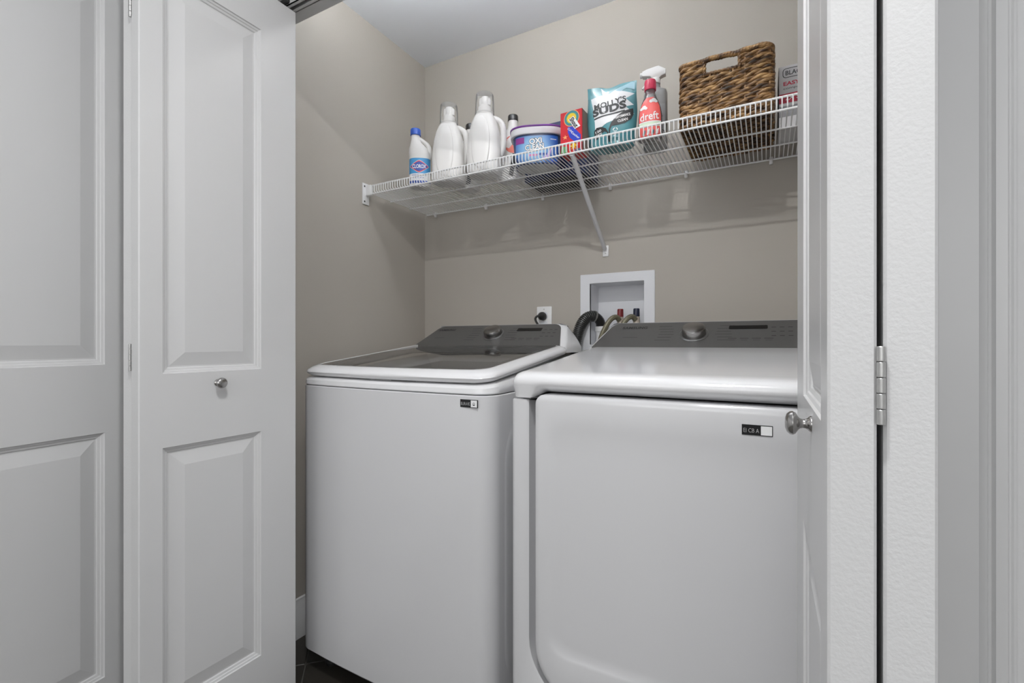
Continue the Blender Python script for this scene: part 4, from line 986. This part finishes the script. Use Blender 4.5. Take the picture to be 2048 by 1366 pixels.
for side in (-1, 1):
    b = MB(); y = side*(bd-.005)
    for k in (0, 1): b.tube([(HXa+(HXb-HXa)*a_/24, y+.002*math.cos(a_*1.1+k*PI), HZa-.001+.002*math.sin(a_*1.1+k*PI)) for a_ in range(25)], .0042, 7)
    obj('handle_sill', b, WEAVES[2], bk, angle=80)
stk = mesh_from('stake', MB().tube([(0,0,.002),(0,0,BZH-.008)], .0030, 6), WEAVES[1])
stk2 = mesh_from('stake', MB().tube([(0,0,.002),(0,0,HZa-.002)], .0030, 6), WEAVES[1])
ns_ = int(PER/.0305)
for i in range(ns_):
    x, y, nx_, ny_ = on_path(i*PER/ns_)
    short = HXa-.004 < x < HXb+.004 and abs(abs(y)-(bd-.005)) < .002
    o = obj('stake', stk2 if short else stk, WEAVES[1], bk); o.location = (x+nx_*.0015, y+ny_*.0015, 0)
b = MB(); wi, di = bw-.013, bd-.013
for (x0, x1, y0, y1, z1) in ((-wi,wi,-di,-di+.003,HZa-.003),(-wi,wi,di-.003,di,HZa-.003),(-wi,-wi+.003,-di,di,BZH-.012),(wi-.003,wi,-di,di,BZH-.012),
                             (-wi,HXa-.003,-di,-di+.003,BZH-.012),(HXb+.003,wi,-di,-di+.003,BZH-.012),(-wi,HXa-.003,di-.003,di,BZH-.012),(HXb+.003,wi,di-.003,di,BZH-.012)): b.box(x0,x1,y0,y1,.004,z1)
obj('inner_wall', b, mat('basket_inner', (.035,.018,.010), .8), bk)
for k in range(16):
    y = -di+.006+k*(2*di-.012)/15
    q = [(-wi+(2*wi)*i/36, y, .0058+.0022*math.cos(PI*i/2+PI*(k % 2))) for i in range(37)]
    obj('base_strand', MB().tube(q, .0045, 6), WEAVES[2], bk, angle=80)
obj('base_panel', MB().box(-wi,wi,-di,di,.006,.010), MATS['basket_inner'], bk)
# ---------------- steam iron carton
ir = thing('steam_iron_box', 'light grey carton with red band at the right end of the shelf', 'box', (0.030, 1.600, ZB))
iw, idp, ih = .150, .14, .180
obj('carton', MB().rbox(0, iw, 0, idp, 0, ih, .0012, 1), mat('carton_grey', (.56,.55,.56), .45), ir)
v, f = poly([(.001,.001),(idp-.001,.001),(idp-.001,ih-.001),(.001,ih-.001)])
printed('side_print', ir, v, f, INK, lambda u, v_, o_: (-o_, u, v_), .0005)
fr = lambda u, v_, o_: (min(iw-.0005, u), -o_, v_)
v, f = poly([(.0008,.070),(iw-.001,.070),(iw-.001,.098),(.0008,.098)]); printed('red_band', ir, v, f, mat('band_red', (.45,.02,.05), .45), fr)
v, f = poly([(.0008,.030),(iw-.001,.030),(iw-.001,.062),(.0008,.062)]); printed('grey_photo', ir, v, f, mat('grey_print', (.20,.20,.21), .5, noise=(60,.5)), fr)
o1 = rrect(.010,.145,.144,.172,.009,5); o2 = rrect(.0118,.1432,.1458,.1702,.0075,5); n_ = len(o1)
printed('logo_frame', ir, o1+o2, [(k, (k+1) % n_, n_+(k+1) % n_, n_+k) for k in range(n_)], INK, fr)
v, f = text2d('BLACK+DECKER', .015, .012); printed('lettering', ir, v, f, INK, fr, fit=(.0775, .158, .120, .0135, 0))
v, f = text2d('EASY STEAM', .015, .03); printed('lettering', ir, v, f, mat('band_red', (0,0,0)), fr, fit=(.063, .127, .102, .0115, 0))
v, f = text2d('compact iron', .010, .0); printed('lettering', ir, v, f, INK, fr, fit=(.052, .112, .080, .008, 0))
v, f = text2d('2X STEAM', .012, .01); printed('lettering', ir, v, f, WINK, fr, .0009, fit=(.058, .084, .082, .012, 0))
